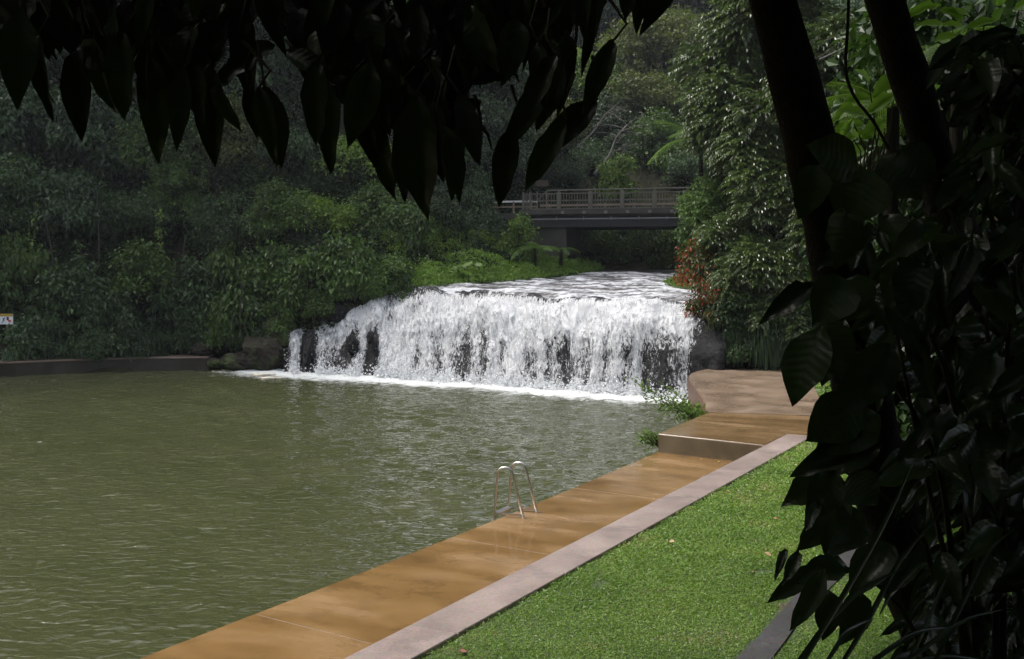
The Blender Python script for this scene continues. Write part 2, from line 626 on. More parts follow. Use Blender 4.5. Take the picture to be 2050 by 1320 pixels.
# ------------------------------------------------------------------ promenade
def concrete(name, c, stain, wet, streak=True, pebble=0.0):
    m, nt, out, N, L = nodes(name)
    b = N('BsdfPrincipled', Roughness=0.5)
    g = N('NewGeometry')
    mp = N('Mapping'); mp.vector_type = 'TEXTURE'
    mp.inputs['Rotation'].default_value = (0, 0, -math.atan2(HD[0], HD[1]))
    mp.inputs['Scale'].default_value = (2.2, 0.7, 1) if streak else (1, 1, 1)
    L(g.outputs['Position'], mp.inputs['Vector'])
    n1 = N('TexNoise', Scale=0.9, Detail=3.0 if streak else 6.0, Roughness=0.5, Distortion=0.3)
    L(mp.outputs[0], n1.inputs['Vector'])
    n2 = N('TexNoise', Scale=1.7, Detail=9.0, Roughness=0.65)
    L(g.outputs['Position'], n2.inputs['Vector'])
    r1 = ramp(N, L, n1.outputs[0], [(0.28, tuple(0.6 * u_ + 0.4 * v_ for u_, v_ in zip(stain, c))), (0.5, c), (0.72, tuple(min(1, v * 1.2 + 0.02) for v in c))])
    r2 = ramp(N, L, n2.outputs[0], [(0.3, 0.62), (0.5, 1.0), (0.75, 1.12)])
    mx = N('Mix', _data_type='RGBA', _blend_type='MULTIPLY'); mx.inputs[0].default_value = 0.8
    L(r1.outputs[0], mx.inputs[6]); L(r2.outputs[0], mx.inputs[7])
    last = mx.outputs[2]
    n4 = N('TexNoise', Scale=55.0, Detail=4.0)
    L(g.outputs['Position'], n4.inputs['Vector'])
    if pebble:
        v = N('TexVoronoi', Scale=45.0)
        L(g.outputs['Position'], v.inputs['Vector'])
        mx2 = N('Mix', _data_type='RGBA', _blend_type='OVERLAY'); mx2.inputs[0].default_value = pebble
        L(last, mx2.inputs[6]); L(v.outputs['Color'], mx2.inputs[7])
        hs_ = N('HueSaturation'); hs_.inputs['Saturation'].default_value = 0.75
        L(mx2.outputs[2], hs_.inputs['Color'])
        last = hs_.outputs[0]
    L(last, b.inputs['Base Color'])
    rw = ramp(N, L, n1.outputs[0], [(0.40, max(0.09, 0.5 - wet * 0.42)), (0.66, 0.62 - wet * 0.3)])
    L(rw.outputs[0], b.inputs['Roughness'])
    bump(N, L, n4.outputs[0], b, 0.25 * (1.2 - wet), 0.012)
    L(b.outputs[0], out.inputs[0])
    return m


M['deck'] = concrete('wet_ochre_concrete', (0.192, 0.112, 0.042), (0.100, 0.056, 0.020), 1.0)
M['upper'] = concrete('damp_brown_concrete', (0.165, 0.102, 0.046), (0.10, 0.058, 0.026), 0.8)
M['walk'] = concrete('dry_brown_concrete', (0.175, 0.108, 0.055), (0.11, 0.066, 0.034), 0.6, False, 0.2)
M['kerb'] = concrete('pink_kerb_concrete', (0.215, 0.150, 0.122), (0.165, 0.113, 0.09), 0.1, False, 0.2)
M['strip'] = concrete('grey_gravel_concrete', (0.040, 0.035, 0.033), (0.03, 0.026, 0.024), 0.1, False, 0.6)
M['riser'] = concrete('stained_riser_concrete', (0.12, 0.09, 0.05), (0.055, 0.038, 0.02), 0.2, False)


def prism(name, poly, z0, z1, mat, parent=None, ztop=None, bevel=0.012):
    """solid with the outline POLY (n,2) counter-clockwise; a small bevel round the top"""
    P = np.asarray(poly, float)
    a = sum(P[i][0] * P[(i + 1) % len(P)][1] - P[(i + 1) % len(P)][0] * P[i][1] for i in range(len(P)))
    if a < 0:
        P = P[::-1]
        if ztop is not None: ztop = ztop[::-1]
    n = len(P)
    zt = np.full(n, z1) if ztop is None else np.asarray(ztop, float)
    e0 = norm(np.roll(P, -1, 0) - P)
    nn_ = np.stack([e0[:, 1], -e0[:, 0]], 1)
    off = norm(nn_ + np.roll(nn_, 1, 0))
    V = np.concatenate([np.c_[P, np.full(n, z0)], np.c_[P, zt - bevel], np.c_[P - off * bevel, zt]])
    i = np.arange(n); j = (i + 1) % n
    F = [np.stack([i, j, j + n, i + n], 1), np.stack([i + n, j + n, j + 2 * n, i + 2 * n], 1), np.array([np.arange(2 * n, 3 * n)]), np.array([np.arange(n)[::-1]])]
    return link(name, mesh(name, V, F, mat), parent)


def tp(t, s):
    return K0 + t * HD + s * HN


DW0, KW = 2.62, 0.56          # deck width behind the kerb's inner face, kerb width
T_END = float(ts(4.86, 20.55)[0]) + 0.45   # where the upper platform starts along the kerb
lower = thing('lower_deck', None, None, (*tp(8, -2), 0.2)); tag(lower, kind='structure')
joint_t = [-12.0, -7.4, -3.2, 1.15, 5.35, 9.6]
PA = onz(1318, 869, 0.6)[:2]; PB = onz(1545, 893, 0.6)[:2]
T_END = float(ts(*PB)[0])
PB = tp(T_END, -KW - 0.004)
eA, eB = onz(275, 1320, 0.2)[:2], onz(1320, 905, 0.2)[:2]
ed = norm(eB - eA)


def deck_edge(t):
    # pool edge of the lower deck at promenade station t
    k = (t - ts(*eA)[0]) / (ts(*eB)[0] - ts(*eA)[0])
    p = eA + (eB - eA) * k
    w = 0.10 * math.sin(max(0, min(1, k)) * math.pi)
    return p + HN * w


skew = 0.0
for k in range(len(joint_t)):
    t0 = joint_t[k] + 0.006
    t1 = (joint_t[k + 1] if k + 1 < len(joint_t) else None)
    if t1 is None:
        q3 = tp(T_END + 0.05, -KW + 0.02)
        q2 = PA + norm(PA - K0) * 0.05
    else:
        q2, q3 = deck_edge(t1 - 0.006), tp(t1 - 0.006 - 0.25, -KW + 0.02)
    q0, q1 = deck_edge(t0), tp(t0 - 0.25, -KW + 0.02)
    mid = [deck_edge(t0 + (t1 - t0) * f) for f in (0.33, 0.66)] if t1 else [q0 + (q2 - q0) * 0.5]
    o = prism('slab', [q1, q3, q2] + mid[::-1] + [q0], -0.9, 0.2, M['deck'], None, bevel=0.007)
    o.parent = lower; o.matrix_parent_inverse = Matrix.Translation(-lower.location)

kerb = thing('kerb', None, None, (*tp(8, 0), 0.6)); tag(kerb, kind='structure')
kt = list(np.linspace(-14.0, 15.4, 13))
for k in range(len(kt) - 1):
    a, c = kt[k] + 0.009, kt[k + 1] - 0.009
    a2 = a
    o = prism('kerbstone', [tp(a, 0), tp(c, 0), tp(c, -KW), tp(a2, -KW)], -0.6, 0.6, M['kerb'], None, bevel=0.012)
    o.parent = kerb; o.matrix_parent_inverse = Matrix.Translation(-kerb.location)
kend = kt[-1] + 0.004

upper = thing('upper_deck', None, None, (*PA, 0.6)); tag(upper, kind='structure')
Bp = onz(1418, 826, 0.6)[:2]
R1 = onz(1600, 832, 0.604)[:2]
Rk = tp(kend, -KW - 0.004)
ln = [PA, PB, Rk, tp(kend, 0.0), onz(1634, 862, .604)[:2], onz(1638, 833, .604)[:2], Bp]
o = prism('platform', ln, -0.9, 0.604, M['upper'], None, bevel=0.015)
o.parent = upper; o.matrix_parent_inverse = Matrix.Translation(-upper.location)
# the riser that faces the lower deck, a bare concrete face
d_ = norm(PB - PA); nrm_ = np.array((d_[1], -d_[0]))
o = prism('riser', [PA + nrm_ * 0.012 + d_ * 0.01, PB + nrm_ * 0.012 - d_ * 0.01, PB + nrm_ * 0.002 - d_ * 0.01, PA + nrm_ * 0.002 + d_ * 0.01], -0.3, 0.585, M['riser'], None, bevel=0.002)
o.parent = upper; o.matrix_parent_inverse = Matrix.Translation(-upper.location)

# the walk: curves round to the foot of the cliff, ramping up
lft = [(1418, 826, .604), (1413, 806, .66), (1400, 785, .74), (1386, 768, .83), (1378, 757, .88), (1382, 748, .9), (1405, 741, .9), (1440, 736, .9), (1500, 734, .9), (1570, 737, .9)]
rgt = [(1604, 744, .89), (1628, 770, .8), (1640, 797, .68), (1641, 818, .62), (1638, 833, .604)]
pl = [onz(*q) for q in lft]
pr = [onz(*q) for q in rgt]
up = spline(np.array(pl), 30)
Rr = spline(np.array([onz(1570, 737, .9)] + [onz(*q) for q in rgt]), 30)[::-1]
nL, nc = 30, 7
Vs = np.array([[up[i] + (Rr[i] - up[i]) * (j / (nc - 1)) for j in range(nc)] for i in range(nL)])
Vt = Vs.reshape(-1, 3) + (0, 0, 0.004)
nb = len(Vt)
low = up.copy(); low[:, 2] = -0.9
lowR = Rr.copy(); lowR[:, 2] = 0.2
Fw = grid_faces(nL, nc)[:, ::-1]
i = np.arange(nL - 1)
wallL = np.stack([i * nc, i + nb, i + 1 + nb, (i + 1) * nc], 1)[:, ::-1]
wallR = np.stack([i * nc + nc - 1, (i + 1) * nc + nc - 1, i + 1 + nb + nL, i + nb + nL], 1)[:, ::-1]
walk_me = mesh('walk', np.concatenate([Vt, low, lowR]), [Fw, wallL, wallR], M['walk'])
o = link('footpath', walk_me); tag(o, kind='structure')
# rust-stained boards of the curved wall
m = concrete('rusty_wall', (0.135, 0.068, 0.038), (0.07, 0.034, 0.018), 0.1, False)
wl = thing('curved_retaining_wall', 'rust brown curved wall dropping from the footpath into the pool', 'wall', (*up[8][:2], 0))
for k in range(1, 17, 2):
    a, c, z1 = up[k], up[k + 2], 0.5 * (up[k][2] + up[k + 2][2])
    d2 = norm(c[:2] - a[:2]); n2_ = np.array((-d2[1], d2[0]))
    A, C = a[:2] + d2 * 0.008, c[:2] - d2 * 0.008
    o = prism('board', [A + n2_ * 0.03, C + n2_ * 0.03, C - n2_ * 0.01, A - n2_ * 0.01], -0.6, 0, m, None, ztop=[a[2] - .03, c[2] - .03, c[2] - .03, a[2] - .03], bevel=0.004)
    o.parent = wl; o.matrix_parent_inverse = Matrix.Translation(-wl.location)

# ------------------------------------------------------------------ lawn
tt = np.concatenate([np.arange(-24, 32, 0.35)])
ss = np.concatenate([np.arange(0, 4, 0.2), np.arange(4, 26, 0.6)])
T, S = np.meshgrid(tt, ss, indexing='ij')
t, s = T.ravel(), S.ravel()
zz = lawn_z(t, s) + 0.03 * (fbm(np.stack([t * 0.8, s * 0.8, t * 0], 1), 3) - 0.5) * smooth(0, 0.6, s) - 0.02 * (1 - smooth(0, .25, s))
XY = K0 + t[:, None] * HD + (s + s_edge(t))[:, None] * HN
F = grid_faces(len(tt), len(ss))
c = XY[F].mean(1)
F = F[upq(c[:, 0], c[:, 1]) < 0.5]
m, nt, out, N, L = nodes('lawn_soil')
b = N('BsdfPrincipled', Roughness=0.8)
g = N('NewGeometry')
n1 = N('TexNoise', Scale=1.2, Detail=6.0)
L(g.outputs['Position'], n1.inputs['Vector'])
n2 = N('TexNoise', Scale=40.0, Detail=4.0)
L(g.outputs['Position'], n2.inputs['Vector'])
r = ramp(N, L, n1.outputs[0], [(0.3, (0.05, 0.09, 0.014)), (0.6, (0.065, 0.11, 0.02)), (0.72, (0.10, 0.08, 0.04))])
r2 = ramp(N, L, n2.outputs[0], [(0.35, 0.35), (0.65, 1.2)])
mx = N('Mix', _data_type='RGBA', _blend_type='MULTIPLY'); mx.inputs[0].default_value = 1
L(r.outputs[0], mx.inputs[6]); L(r2.outputs[0], mx.inputs[7]); L(mx.outputs[2], b.inputs['Base Color'])
bump(N, L, n2.outputs[0], b, 1.0, 0.05)
L(b.outputs[0], out.inputs[0])
tag(link('lawn', mesh('lawn', np.c_[XY, zz], F, m, True)), kind='structure')

# narrow gravel strip across the lawn
A = [tp(t_, 2.72 + 0.03 * math.sin(t_)) for t_ in np.linspace(-6, 7.6, 26)]
Bq = [tp(t_, 3.00 + 0.03 * math.sin(t_ * 1.7)) for t_ in np.linspace(-6, 7.6, 26)]
V = [[*p, float(lawn_z(np.array(ts(*p)[0]), np.array(ts(*p)[1]))) + 0.022] for p in A + Bq]
n = len(A); i = np.arange(n - 1)
top = np.stack([i, i + n, i + n + 1, i + 1], 1)
V2 = [[v[0], v[1], v[2] - 0.1] for v in V]
o = link('lawn_edging_path', mesh('lawn_edging_path', V + V2, [top[:, ::-1] if False else top, np.stack([i, i + 1, i + 1 + 2 * n, i + 2 * n], 1), np.stack([i + n, i + 3 * n, i + 1 + 3 * n, i + 1 + n], 1)], M['strip']))
tag(o, kind='structure')
# bare earth patch further along
a = np.linspace(0, 2 * math.pi, 28, endpoint=False)
cc = np.array(tp(8.8, 2.55))
R = 0.55 + 0.25 * np.sin(a * 3 + 1) + 0.1 * np.sin(a * 5)
Pp = cc + (np.cos(a) * R * 1.9)[:, None] * HD * 0.7 + (np.sin(a) * R * 1.3)[:, None] * HN
Vp = [[*p, float(lawn_z(np.array(ts(*p)[0]), np.array(ts(*p)[1]))) + 0.02] for p in Pp]
o = link('bare_earth_path', mesh('bare_earth_path', Vp, [np.array([np.arange(28)])], simple('red_earth', (0.16, 0.085, 0.06), 0.85, scale=14, bmp=0.6)))
tag(o, kind='structure')
# ------------------------------------------------------------------ waterfall and its rock ledge
def wet_rock(name, c, rough=0.45, moss=0.0):
    m, nt, out, N, L = nodes(name)
    b = N('BsdfPrincipled', Roughness=rough)
    b.inputs['Specular IOR Level'].default_value = 0.25
    g = N('NewGeometry')
    n1 = N('TexNoise', Scale=1.6, Detail=9.0, Roughness=0.65)
    L(g.outputs['Position'], n1.inputs['Vector'])
    r = ramp(N, L, n1.outputs[0], [(0.3, tuple(v * 0.5 for v in c)), (0.55, c), (0.8, tuple(v * 1.9 for v in c))])
    last = r.outputs[0]
    if moss:
        n3 = N('TexNoise', Scale=1.1, Detail=5.0)
        L(g.outputs['Position'], n3.inputs['Vector'])
        f = ramp(N, L, n3.outputs[0], [(0.5, 0.0), (0.6, moss)])
        mx = N('Mix', _data_type='RGBA'); L(f.outputs[0], mx.inputs[0]); L(last, mx.inputs[6]); mx.inputs[7].default_value = (0.05, 0.07, 0.02, 1)
        last = mx.outputs[2]
    L(last, b.inputs['Base Color'])
    n2 = N('TexNoise', Scale=7.0, Detail=8.0, Roughness=0.7)
    L(g.outputs['Position'], n2.inputs['Vector'])
    bump(N, L, n2.outputs[0], b, 0.9, 0.12)
    L(b.outputs[0], out.inputs[0])
    return m


M['rock'] = wet_rock('wet_basalt', (0.011, 0.0105, 0.011))
M['rock_brown'] = wet_rock('brown_bank_rock', (0.028, 0.023, 0.016), 0.8, 0.9)

NU, NT = 420, 96
un = np.linspace(0, 1, NU)
lx, bx = LIP[:, 0], FALL_BASE[:, 0]
Lq = np.stack([np.interp(lx[0] + un * (lx[-1] - lx[0]), lx, LIP[:, k]) for k in range(3)], 1)
Bq_ = np.stack([np.interp(bx[0] + un * (bx[-1] - bx[0]), bx, FALL_BASE[:, k]) for k in range(2)], 1)
for _ in range(10):
    Lq[1:-1] = 0.5 * Lq[1:-1] + 0.25 * (Lq[2:] + Lq[:-2]); Bq_[1:-1] = 0.5 * Bq_[1:-1] + 0.25 * (Bq_[2:] + Bq_[:-2])
um = np.concatenate([[0], np.cumsum(np.linalg.norm(np.diff(Bq_, axis=0), axis=1))])      # metres along the foot
tv = np.linspace(-0.22, 1.06, NT)
U, TT = np.meshgrid(um, tv, indexing='ij')
uf, tf = U.ravel(), TT.ravel()
Lf, Bf = np.repeat(Lq, NT, 0), np.repeat(Bq_, NT, 0)
out2 = norm(Bf - Lf[:, :2])
tc_ = np.clip(tf, 0, None)
lumps = fbm(np.stack([uf * 0.75, tc_ * 1.3, uf * 0], 1), 3) - 0.5
ridge = fbm(np.stack([uf * 1.7, tc_ * 0.9, uf * 0 + 8], 1), 3) - 0.5
run = np.linalg.norm(Bf - Lf[:, :2], axis=1)
stepz = 0.10 * np.sin(tc_ * 17 + 5 * lumps + uf * 0.7) * smooth(0.02, 0.2, tc_) * (1 - smooth(0.55, 0.9, tc_))
Lf[:, 2] += 0.35 * (fbm(np.stack([uf * 0.9, uf * 0, uf * 0 + 21], 1), 3) - 0.5) * smooth(2, 4, uf)
hz = Lf[:, 2] * (1 - np.clip(tc_, 0, 1) ** (1.22 + 0.35 * smooth(6, 16, uf))) - np.clip(tc_ - 1, 0, None) * 4 + np.where(tf < 0, -tf * 0.15, 0) + stepz
push = (0.85 * lumps + 0.55 * ridge + 0.22 * np.sin(np.clip((tc_ - .3) / .5, 0, 1) * math.pi) * smooth(8, 14, uf)) * smooth(0.05, 0.45, tc_) * (1 - 0.35 * smooth(0.8, 1.0, tc_))
S0 = np.c_[Lf[:, :2] + (Bf - Lf[:, :2]) * (tf * 1.0)[:, None] + out2 * push[:, None], hz]
S0[:, 2] += 0.55 * lumps * smooth(0.0, 0.3, tc_) * (1 - smooth(0.7, 1, tc_))
# columns of the photograph at mid height tell where the rock is bare
mid = S0.reshape(NU, NT, 3)[:, int(NT * 0.68)]
pxc = 1025 + FPX * mid[:, 0] / mid[:, 1]
PXC = np.repeat(pxc, NT)
G3 = S0.reshape(NU, NT, 3)
du = np.gradient(G3, axis=0); dt = np.gradient(G3, axis=1)
NR = norm(np.cross(dt, du)).reshape(-1, 3)
NR *= np.sign((NR * np.c_[out2, np.ones(len(uf))]).sum(1))[:, None]
rn = fbm(np.stack([S0[:, 0] * 1.3, S0[:, 1] * 1.3, S0[:, 2] * 1.3], 1), 5) - 0.5
rn2 = fbm(np.stack([S0[:, 0] * 4, S0[:, 1] * 4, S0[:, 2] * 3], 1), 3) - 0.5
cover = np.full(len(uf), 0.595)
cover += 0.09 * np.sin(np.clip((tf - .1) / .5, 0, 1) * math.pi) - 0.27 * (1 - smooth(0.0, 0.2, tf)) - 0.05 * smooth(.55, .8, tf)  # sunlit upper slope and dimmer foot put into the coverage; lip runs thin
cover += 0.10 * (fbm(np.stack([uf * 1.1, tf * 0.6, uf * 0 + 3], 1), 3) - 0.5) * 2


def gap(px, w, amt, t0=0.0, t1=2.0, soft=0.12):
    global cover
    jig = 9 * (fbm(np.stack([tf * 4, uf * 0.4, uf * 0 + px], 1), 2) - 0.5)
    cover = cover - amt * np.exp(-((PXC + jig - px) / w) ** 2) * smooth(t0 - soft, t0 + soft, tf) * (1 - smooth(t1 - soft, t1 + soft, tf))


def gap1(px, w, amt, t0):
    gap(px, w * 1.25, amt * 0.85, t0, 2.0, 0.2)


for a in [(933, 13, .26, .55), (973, 8, .24, .4), (1062, 14, .16, .6), (1135, 15, .27, .58), (1180, 6, .2, .5), (1218, 7, .2, .55), (1256, 8, .22, .6), (1330, 22, .32, .55), (1296, 7, .2, .6), (1394, 9, .3, .45),
          (880, 9, .2, .6), (840, 7, .15, .5), (1100, 6, .18, .5), (1420, 16, .5, .3), (1445, 22, .5, .1), (1010, 6, .16, .5), (1360, 6, .15, .5)]:
    gap1(*a)
for a in [(606, 7, .45, .25), (624, 11, .45, .25), (665, 18, .12, .4), (704, 13, .42, .45, .85), (690, 22, .18, .75), (745, 11, .42, .5), (755, 7, .2, .7), (690, 10, .3, .0, .3), (574, 9, .25, .3), (562, 9, .6, -.3), (780, 14, .22, .15, .45), (830, 16, .2, .1, .4)]:
    gap(*a)
edge_u = smooth(0, 0.4, uf) * (1 - smooth(um[-1] - 0.5, um[-1], uf))
cover -= 0.6 * (1 - edge_u)
ledge = thing('waterfall_ledge', 'dark wet basalt ledge behind the white waterfall', 'rock', (*Bq_[NU // 2], 0))
rock = S0 + NR * (0.34 * rn + 0.12 * rn2 - 0.10)[:, None]
bare = np.clip((0.5 - cover) / 0.4, 0, 1)
rock += NR * (bare * 0.10)[:, None]
cl = rock.copy(); cl[:, 2] = np.where(tf > 1.0, cl[:, 2] - 1.0, cl[:, 2])
o = link('rock_face', mesh('rock_face', cl, grid_faces(NU, NT), M['rock'], True), None)
o.parent = ledge; o.matrix_parent_inverse = Matrix.Translation(-ledge.location)

m, nt, out, N, L = nodes('white_water')
g = N('Attribute', _attribute_name='flow')
sp = N('SeparateXYZ'); L(g.outputs['Vector'], sp.inputs[0])


def strand(scx, scy, off, detail, dist):
    c_ = N('CombineXYZ')
    a1 = N('Math', _operation='MULTIPLY'); a1.inputs[1].default_value = scx; L(sp.outputs[0], a1.inputs[0])
    a2 = N('Math', _operation='MULTIPLY'); a2.inputs[1].default_value = scy; L(sp.outputs[1], a2.inputs[0])
    oi = N('ObjectInfo')
    a3 = N('Math', _operation='MULTIPLY_ADD'); a3.inputs[1].default_value = 37.0; a3.inputs[2].default_value = off; L(oi.outputs['Random'], a3.inputs[0])
    L(a1.outputs[0], c_.inputs[0]); L(a2.outputs[0], c_.inputs[1]); L(a3.outputs[0], c_.inputs[2])
    n = N('TexNoise', Scale=1.0, Detail=detail, Roughness=0.62, Distortion=dist)
    L(c_.outputs[0], n.inputs['Vector'])
    return n


nA = strand(2.4, 1.0, 1.0, 4.0, 0.6)
nB = strand(13.0, 4.2, 5.0, 6.0, 0.9)
ad = N('Math', _operation='MULTIPLY_ADD'); ad.inputs[1].default_value = 1.1; L(nB.outputs[0], ad.inputs[0])
m2 = N('Math', _operation='MULTIPLY'); m2.inputs[1].default_value = 0.42; L(nA.outputs[0], m2.inputs[0])
L(m2.outputs[0], ad.inputs[2])                          # about 0.65 on average
ad2 = N('Math', _operation='ADD'); L(ad.outputs[0], ad2.inputs[0]); L(sp.outputs[2], ad2.inputs[1])
al = ramp(N, L, ad2.outputs[0], [(0.0, 0.0), (1.0, 1.0)])
mr = N('MapRange', _interpolation_type='SMOOTHSTEP'); L(ad2.outputs[0], mr.inputs[0])
mr.inputs['From Min'].default_value = 1.10; mr.inputs['From Max'].default_value = 1.36
pb = N('BsdfPrincipled', Roughness=0.45)
pb.inputs['Base Color'].default_value = (0.70, 0.71, 0.72, 1)
bump(N, L, nB.outputs[0], pb, 0.6, 0.10)
tr = N('BsdfTranslucent'); tr.inputs[0].default_value = (0.70, 0.72, 0.74, 1)
ms = N('MixShader'); ms.inputs[0].default_value = 0.3; L(pb.outputs[0], ms.inputs[1]); L(tr.outputs[0], ms.inputs[2])
tp_ = N('BsdfTransparent')
mo = N('MixShader'); L(mr.outputs[0], mo.inputs[0]); L(tp_.outputs[0], mo.inputs[1]); L(ms.outputs[0], mo.inputs[2])
L(mo.outputs[0], out.inputs[0])
M['white_water'] = m
arc = np.concatenate([np.zeros((NU, 1)), np.cumsum(np.linalg.norm(np.diff(G3, axis=1), axis=2), axis=1)], 1).ravel()
falls = thing('waterfall', 'wide white waterfall pouring over dark rock into the green pool', 'waterfall', (*Bq_[NU // 2], 0))
for k, (off, dc, amp) in enumerate([(0.05, 0.0, 0.10), (0.17, -0.12, 0.15)]):
    ln1 = fbm(np.stack([uf * 2.6, arc * 1.5, uf * 0 + 11 * k], 1), 3) - 0.5
    ln2 = fbm(np.stack([uf * 9.0, arc * 4.0, uf * 0 + 5 * k], 1), 2) - 0.5
    P = S0 + NR * ((off + amp * ln1 * 1.6 + 0.09 * ln2) * (0.25 + 0.75 * smooth(0.02, 0.25, tf)))[:, None]
    cv = cover + dc + 0.12 * ln1
    if k: cv = cv - 0.35 * (1 - smooth(0.05, 0.3, tf))
    fl = np.stack([uf + k * 31, arc, cv], 1)
    o = link('water_curtain', mesh('water_curtain', P, grid_faces(NU, NT), M['white_water'], True, {'flow': ('POINT', fl)}))
    o.parent = falls; o.matrix_parent_inverse = Matrix.Translation(-falls.location)

m, nt, out, N, L = nodes('spray_drops')
pb = N('BsdfPrincipled', Roughness=0.3); pb.inputs['Base Color'].default_value = (0.74, 0.75, 0.76, 1)
tr = N('BsdfTranslucent'); tr.inputs[0].default_value = (0.74, 0.76, 0.78, 1)
ms = N('MixShader'); ms.inputs[0].default_value = 0.35; L(pb.outputs[0], ms.inputs[1]); L(tr.outputs[0], ms.inputs[2]); L(ms.outputs[0], out.inputs[0])
M['drops'] = m


def leaf_quads(P, D, Nn, Ln, Wd, fold=0.18, droop=0.12):
    D = norm(D); Sd = norm(np.cross(D, Nn)); Nn = np.cross(Sd, D)
    Ln, Wd = np.asarray(Ln)[:, None], np.asarray(Wd)[:, None]
    midp = P + D * Ln * 0.45
    V = np.stack([P, midp + Sd * Wd * 0.5 + Nn * Wd * fold, P + D * Ln - Nn * Ln * droop, midp - Sd * Wd * 0.5 + Nn * Wd * fold], 1)
    n = len(P)
    return V.reshape(-1, 3), np.arange(4 * n).reshape(n, 4)


rg = np.random.default_rng(21)
nd = 14000
pk = rg.integers(0, len(S0), nd * 3)
w = np.clip((cover[pk] - 0.22) * 3.0, 0, 1) * smooth(0.12, 0.6, tf[pk]) * (fbm(np.stack([uf[pk] * 5, arc[pk] * 3, uf[pk] * 0], 1), 2) > 0.45)
pk = pk[rg.random(len(pk)) < w][:nd]
n_ = len(pk)
P = S0[pk] + NR[pk] * (0.08 + rg.exponential(0.13, n_))[:, None] + rg.normal(0, 0.035, (n_, 3))
D = np.c_[out2[pk] * 0.3, -np.ones(n_)] + rg.normal(0, 0.45, (n_, 3))
sz = rg.uniform(0.010, 0.034, n_)
V, F = leaf_quads(P, D, norm(rg.normal(0, 1, (n_, 3)) + NR[pk]), sz * rg.uniform(1, 2.2, n_), sz * 0.8, 0.4)
# churned lumps where the water lands
nb_ = 9000
q = rg.integers(0, NU, nb_)
cf = cover.reshape(NU, NT)[:, -12]
q = q[rg.random(nb_) < np.clip((cf[q] - 0.25) * 3.5, 0.05, 1)]
n2_ = len(q)
P2 = np.c_[Bq_[q], np.zeros(n2_)] + np.c_[norm(Bq_[q] - Lq[q][:, :2]) * (0.15 + rg.exponential(0.32, n2_))[:, None], rg.exponential(0.10, n2_) + 0.02] + rg.normal(0, 0.05, (n2_, 3))
sz2 = rg.uniform(0.03, 0.10, n2_)
V2, F2 = leaf_quads(P2, rg.normal(0, 1, (n2_, 3)), rg.normal(0, 1, (n2_, 3)), sz2 * 1.3, sz2, 0.4)
o = link('spray', mesh('spray', np.concatenate([V, V2]), np.concatenate([F, F2 + len(V)]), M['drops']))
o.parent = falls; o.matrix_parent_inverse = Matrix.Translation(-falls.location); o['kind'] = 'stuff'


def boulder_mesh(name, r, seed, mat, rough=0.35):
    a, b_ = np.meshgrid(np.linspace(0, 2 * math.pi, 32, endpoint=False), np.linspace(0.06, math.pi - 0.06, 19), indexing='ij')
    a, b_ = a.ravel(), b_.ravel()
    d = np.stack([np.cos(a) * np.sin(b_), np.sin(a) * np.sin(b_), np.cos(b_)], 1)
    k = 1 + rough * (fbm(d * 1.4 + seed, 3) - 0.5) * 2 + 0.35 * (np.abs(fbm(d * 3.1 + seed, 3) - 0.5) * 2 - 0.3)
    V = d * k[:, None] * np.array(r)
    F = grid_faces(32, 19)
    i = np.arange(18)
    F = np.concatenate([F, np.stack([31 * 19 + i, i, i + 1, 31 * 19 + i + 1], 1)])
    return mesh(name, V, F, mat, False)


rocks = [((676, 628), 46.7, (.5, .5, .42), 'rock', 'dark wet boulder at the upper end of the falls under the overhanging shrubs'),
         ((620, 712), 45.5, (.26, .4, .7), 'rock', 'tall black wet rock column beside the thin outer trickle of the falls'),
         ((704, 688), 45.0, (.27, .36, .36), 'rock', 'black rock knob jutting out of the white water at the end of the falls'),
         ((742, 676), 44.7, (.16, .3, .28), 'rock', 'small pear shaped black rock between two white streams'),
         ((530, 706), 46.6, (.9, .9, .8), 'rock_brown', 'mossy brown rock bluff beside the falls on the forest bank'),
         ((482, 726), 46.4, (.8, .8, .5), 'rock_brown', 'low brown rock at the waterline below the mossy bluff'),
         ((428, 728), 46.2, (.35, .35, .22), 'rock_brown', 'small wet stone in the water at the end of the bank wall'),
         ((402, 700), 46.8, (.42, .4, .28), 'rock_brown', 'grey boulder on the bank at the end of the low pool wall'),
         ((560, 668), 47.2, (.8, .8, .8), 'rock_brown', 'shaded brown rock above the mossy bluff near the falls'),
         ((1426, 700), 37.2, (.42, .5, .8), 'rock', 'black wet rock between the falls and the brown footpath'),
         ((1462, 700), 37.5, (.6, .6, .8), 'rock', 'dark rock under the leaning shrubs at the end of the footpath')]
for (c_, Yd, r_, mt, lb) in rocks:
    p = at(*c_, Yd)
    o = link('boulder', boulder_mesh('boulder', r_, Yd * 7 + c_[0], M[mt]), None, p)
    tag(o, lb, 'rock')

# foam scrap floating off the bank
a = np.linspace(0, 2 * math.pi, 40, endpoint=False)
for k, (q, rx, ry) in enumerate([((522, 749), .42, .35), ((540, 756), .42, .25)]):
    c_ = onz(*q, 0.03)
    R = 1 + 0.35 * np.sin(3 * a + k) + 0.2 * np.sin(7 * a + 2 * k)
    Pt = np.stack([c_[0] + rx * R * np.cos(a), c_[1] + ry * R * np.sin(a), 0.035 + 0 * a], 1)
    Pb = Pt.copy(); Pb[:, 2] = -0.02
    i = np.arange(40)
    o = link('foam_patch', mesh('foam_patch', np.concatenate([Pt, Pb]), [np.array([i]), np.stack([i, i + 40, (i + 1) % 40 + 40, (i + 1) % 40], 1)], simple('foam_scrap', (0.6, 0.55, 0.45), 0.8, scale=9)))
    tag(o, ['cream foam scrap floating by the rocks, the one further from the falls', 'thin cream foam scrap floating by the rocks, nearer the falls'][k], 'foam')

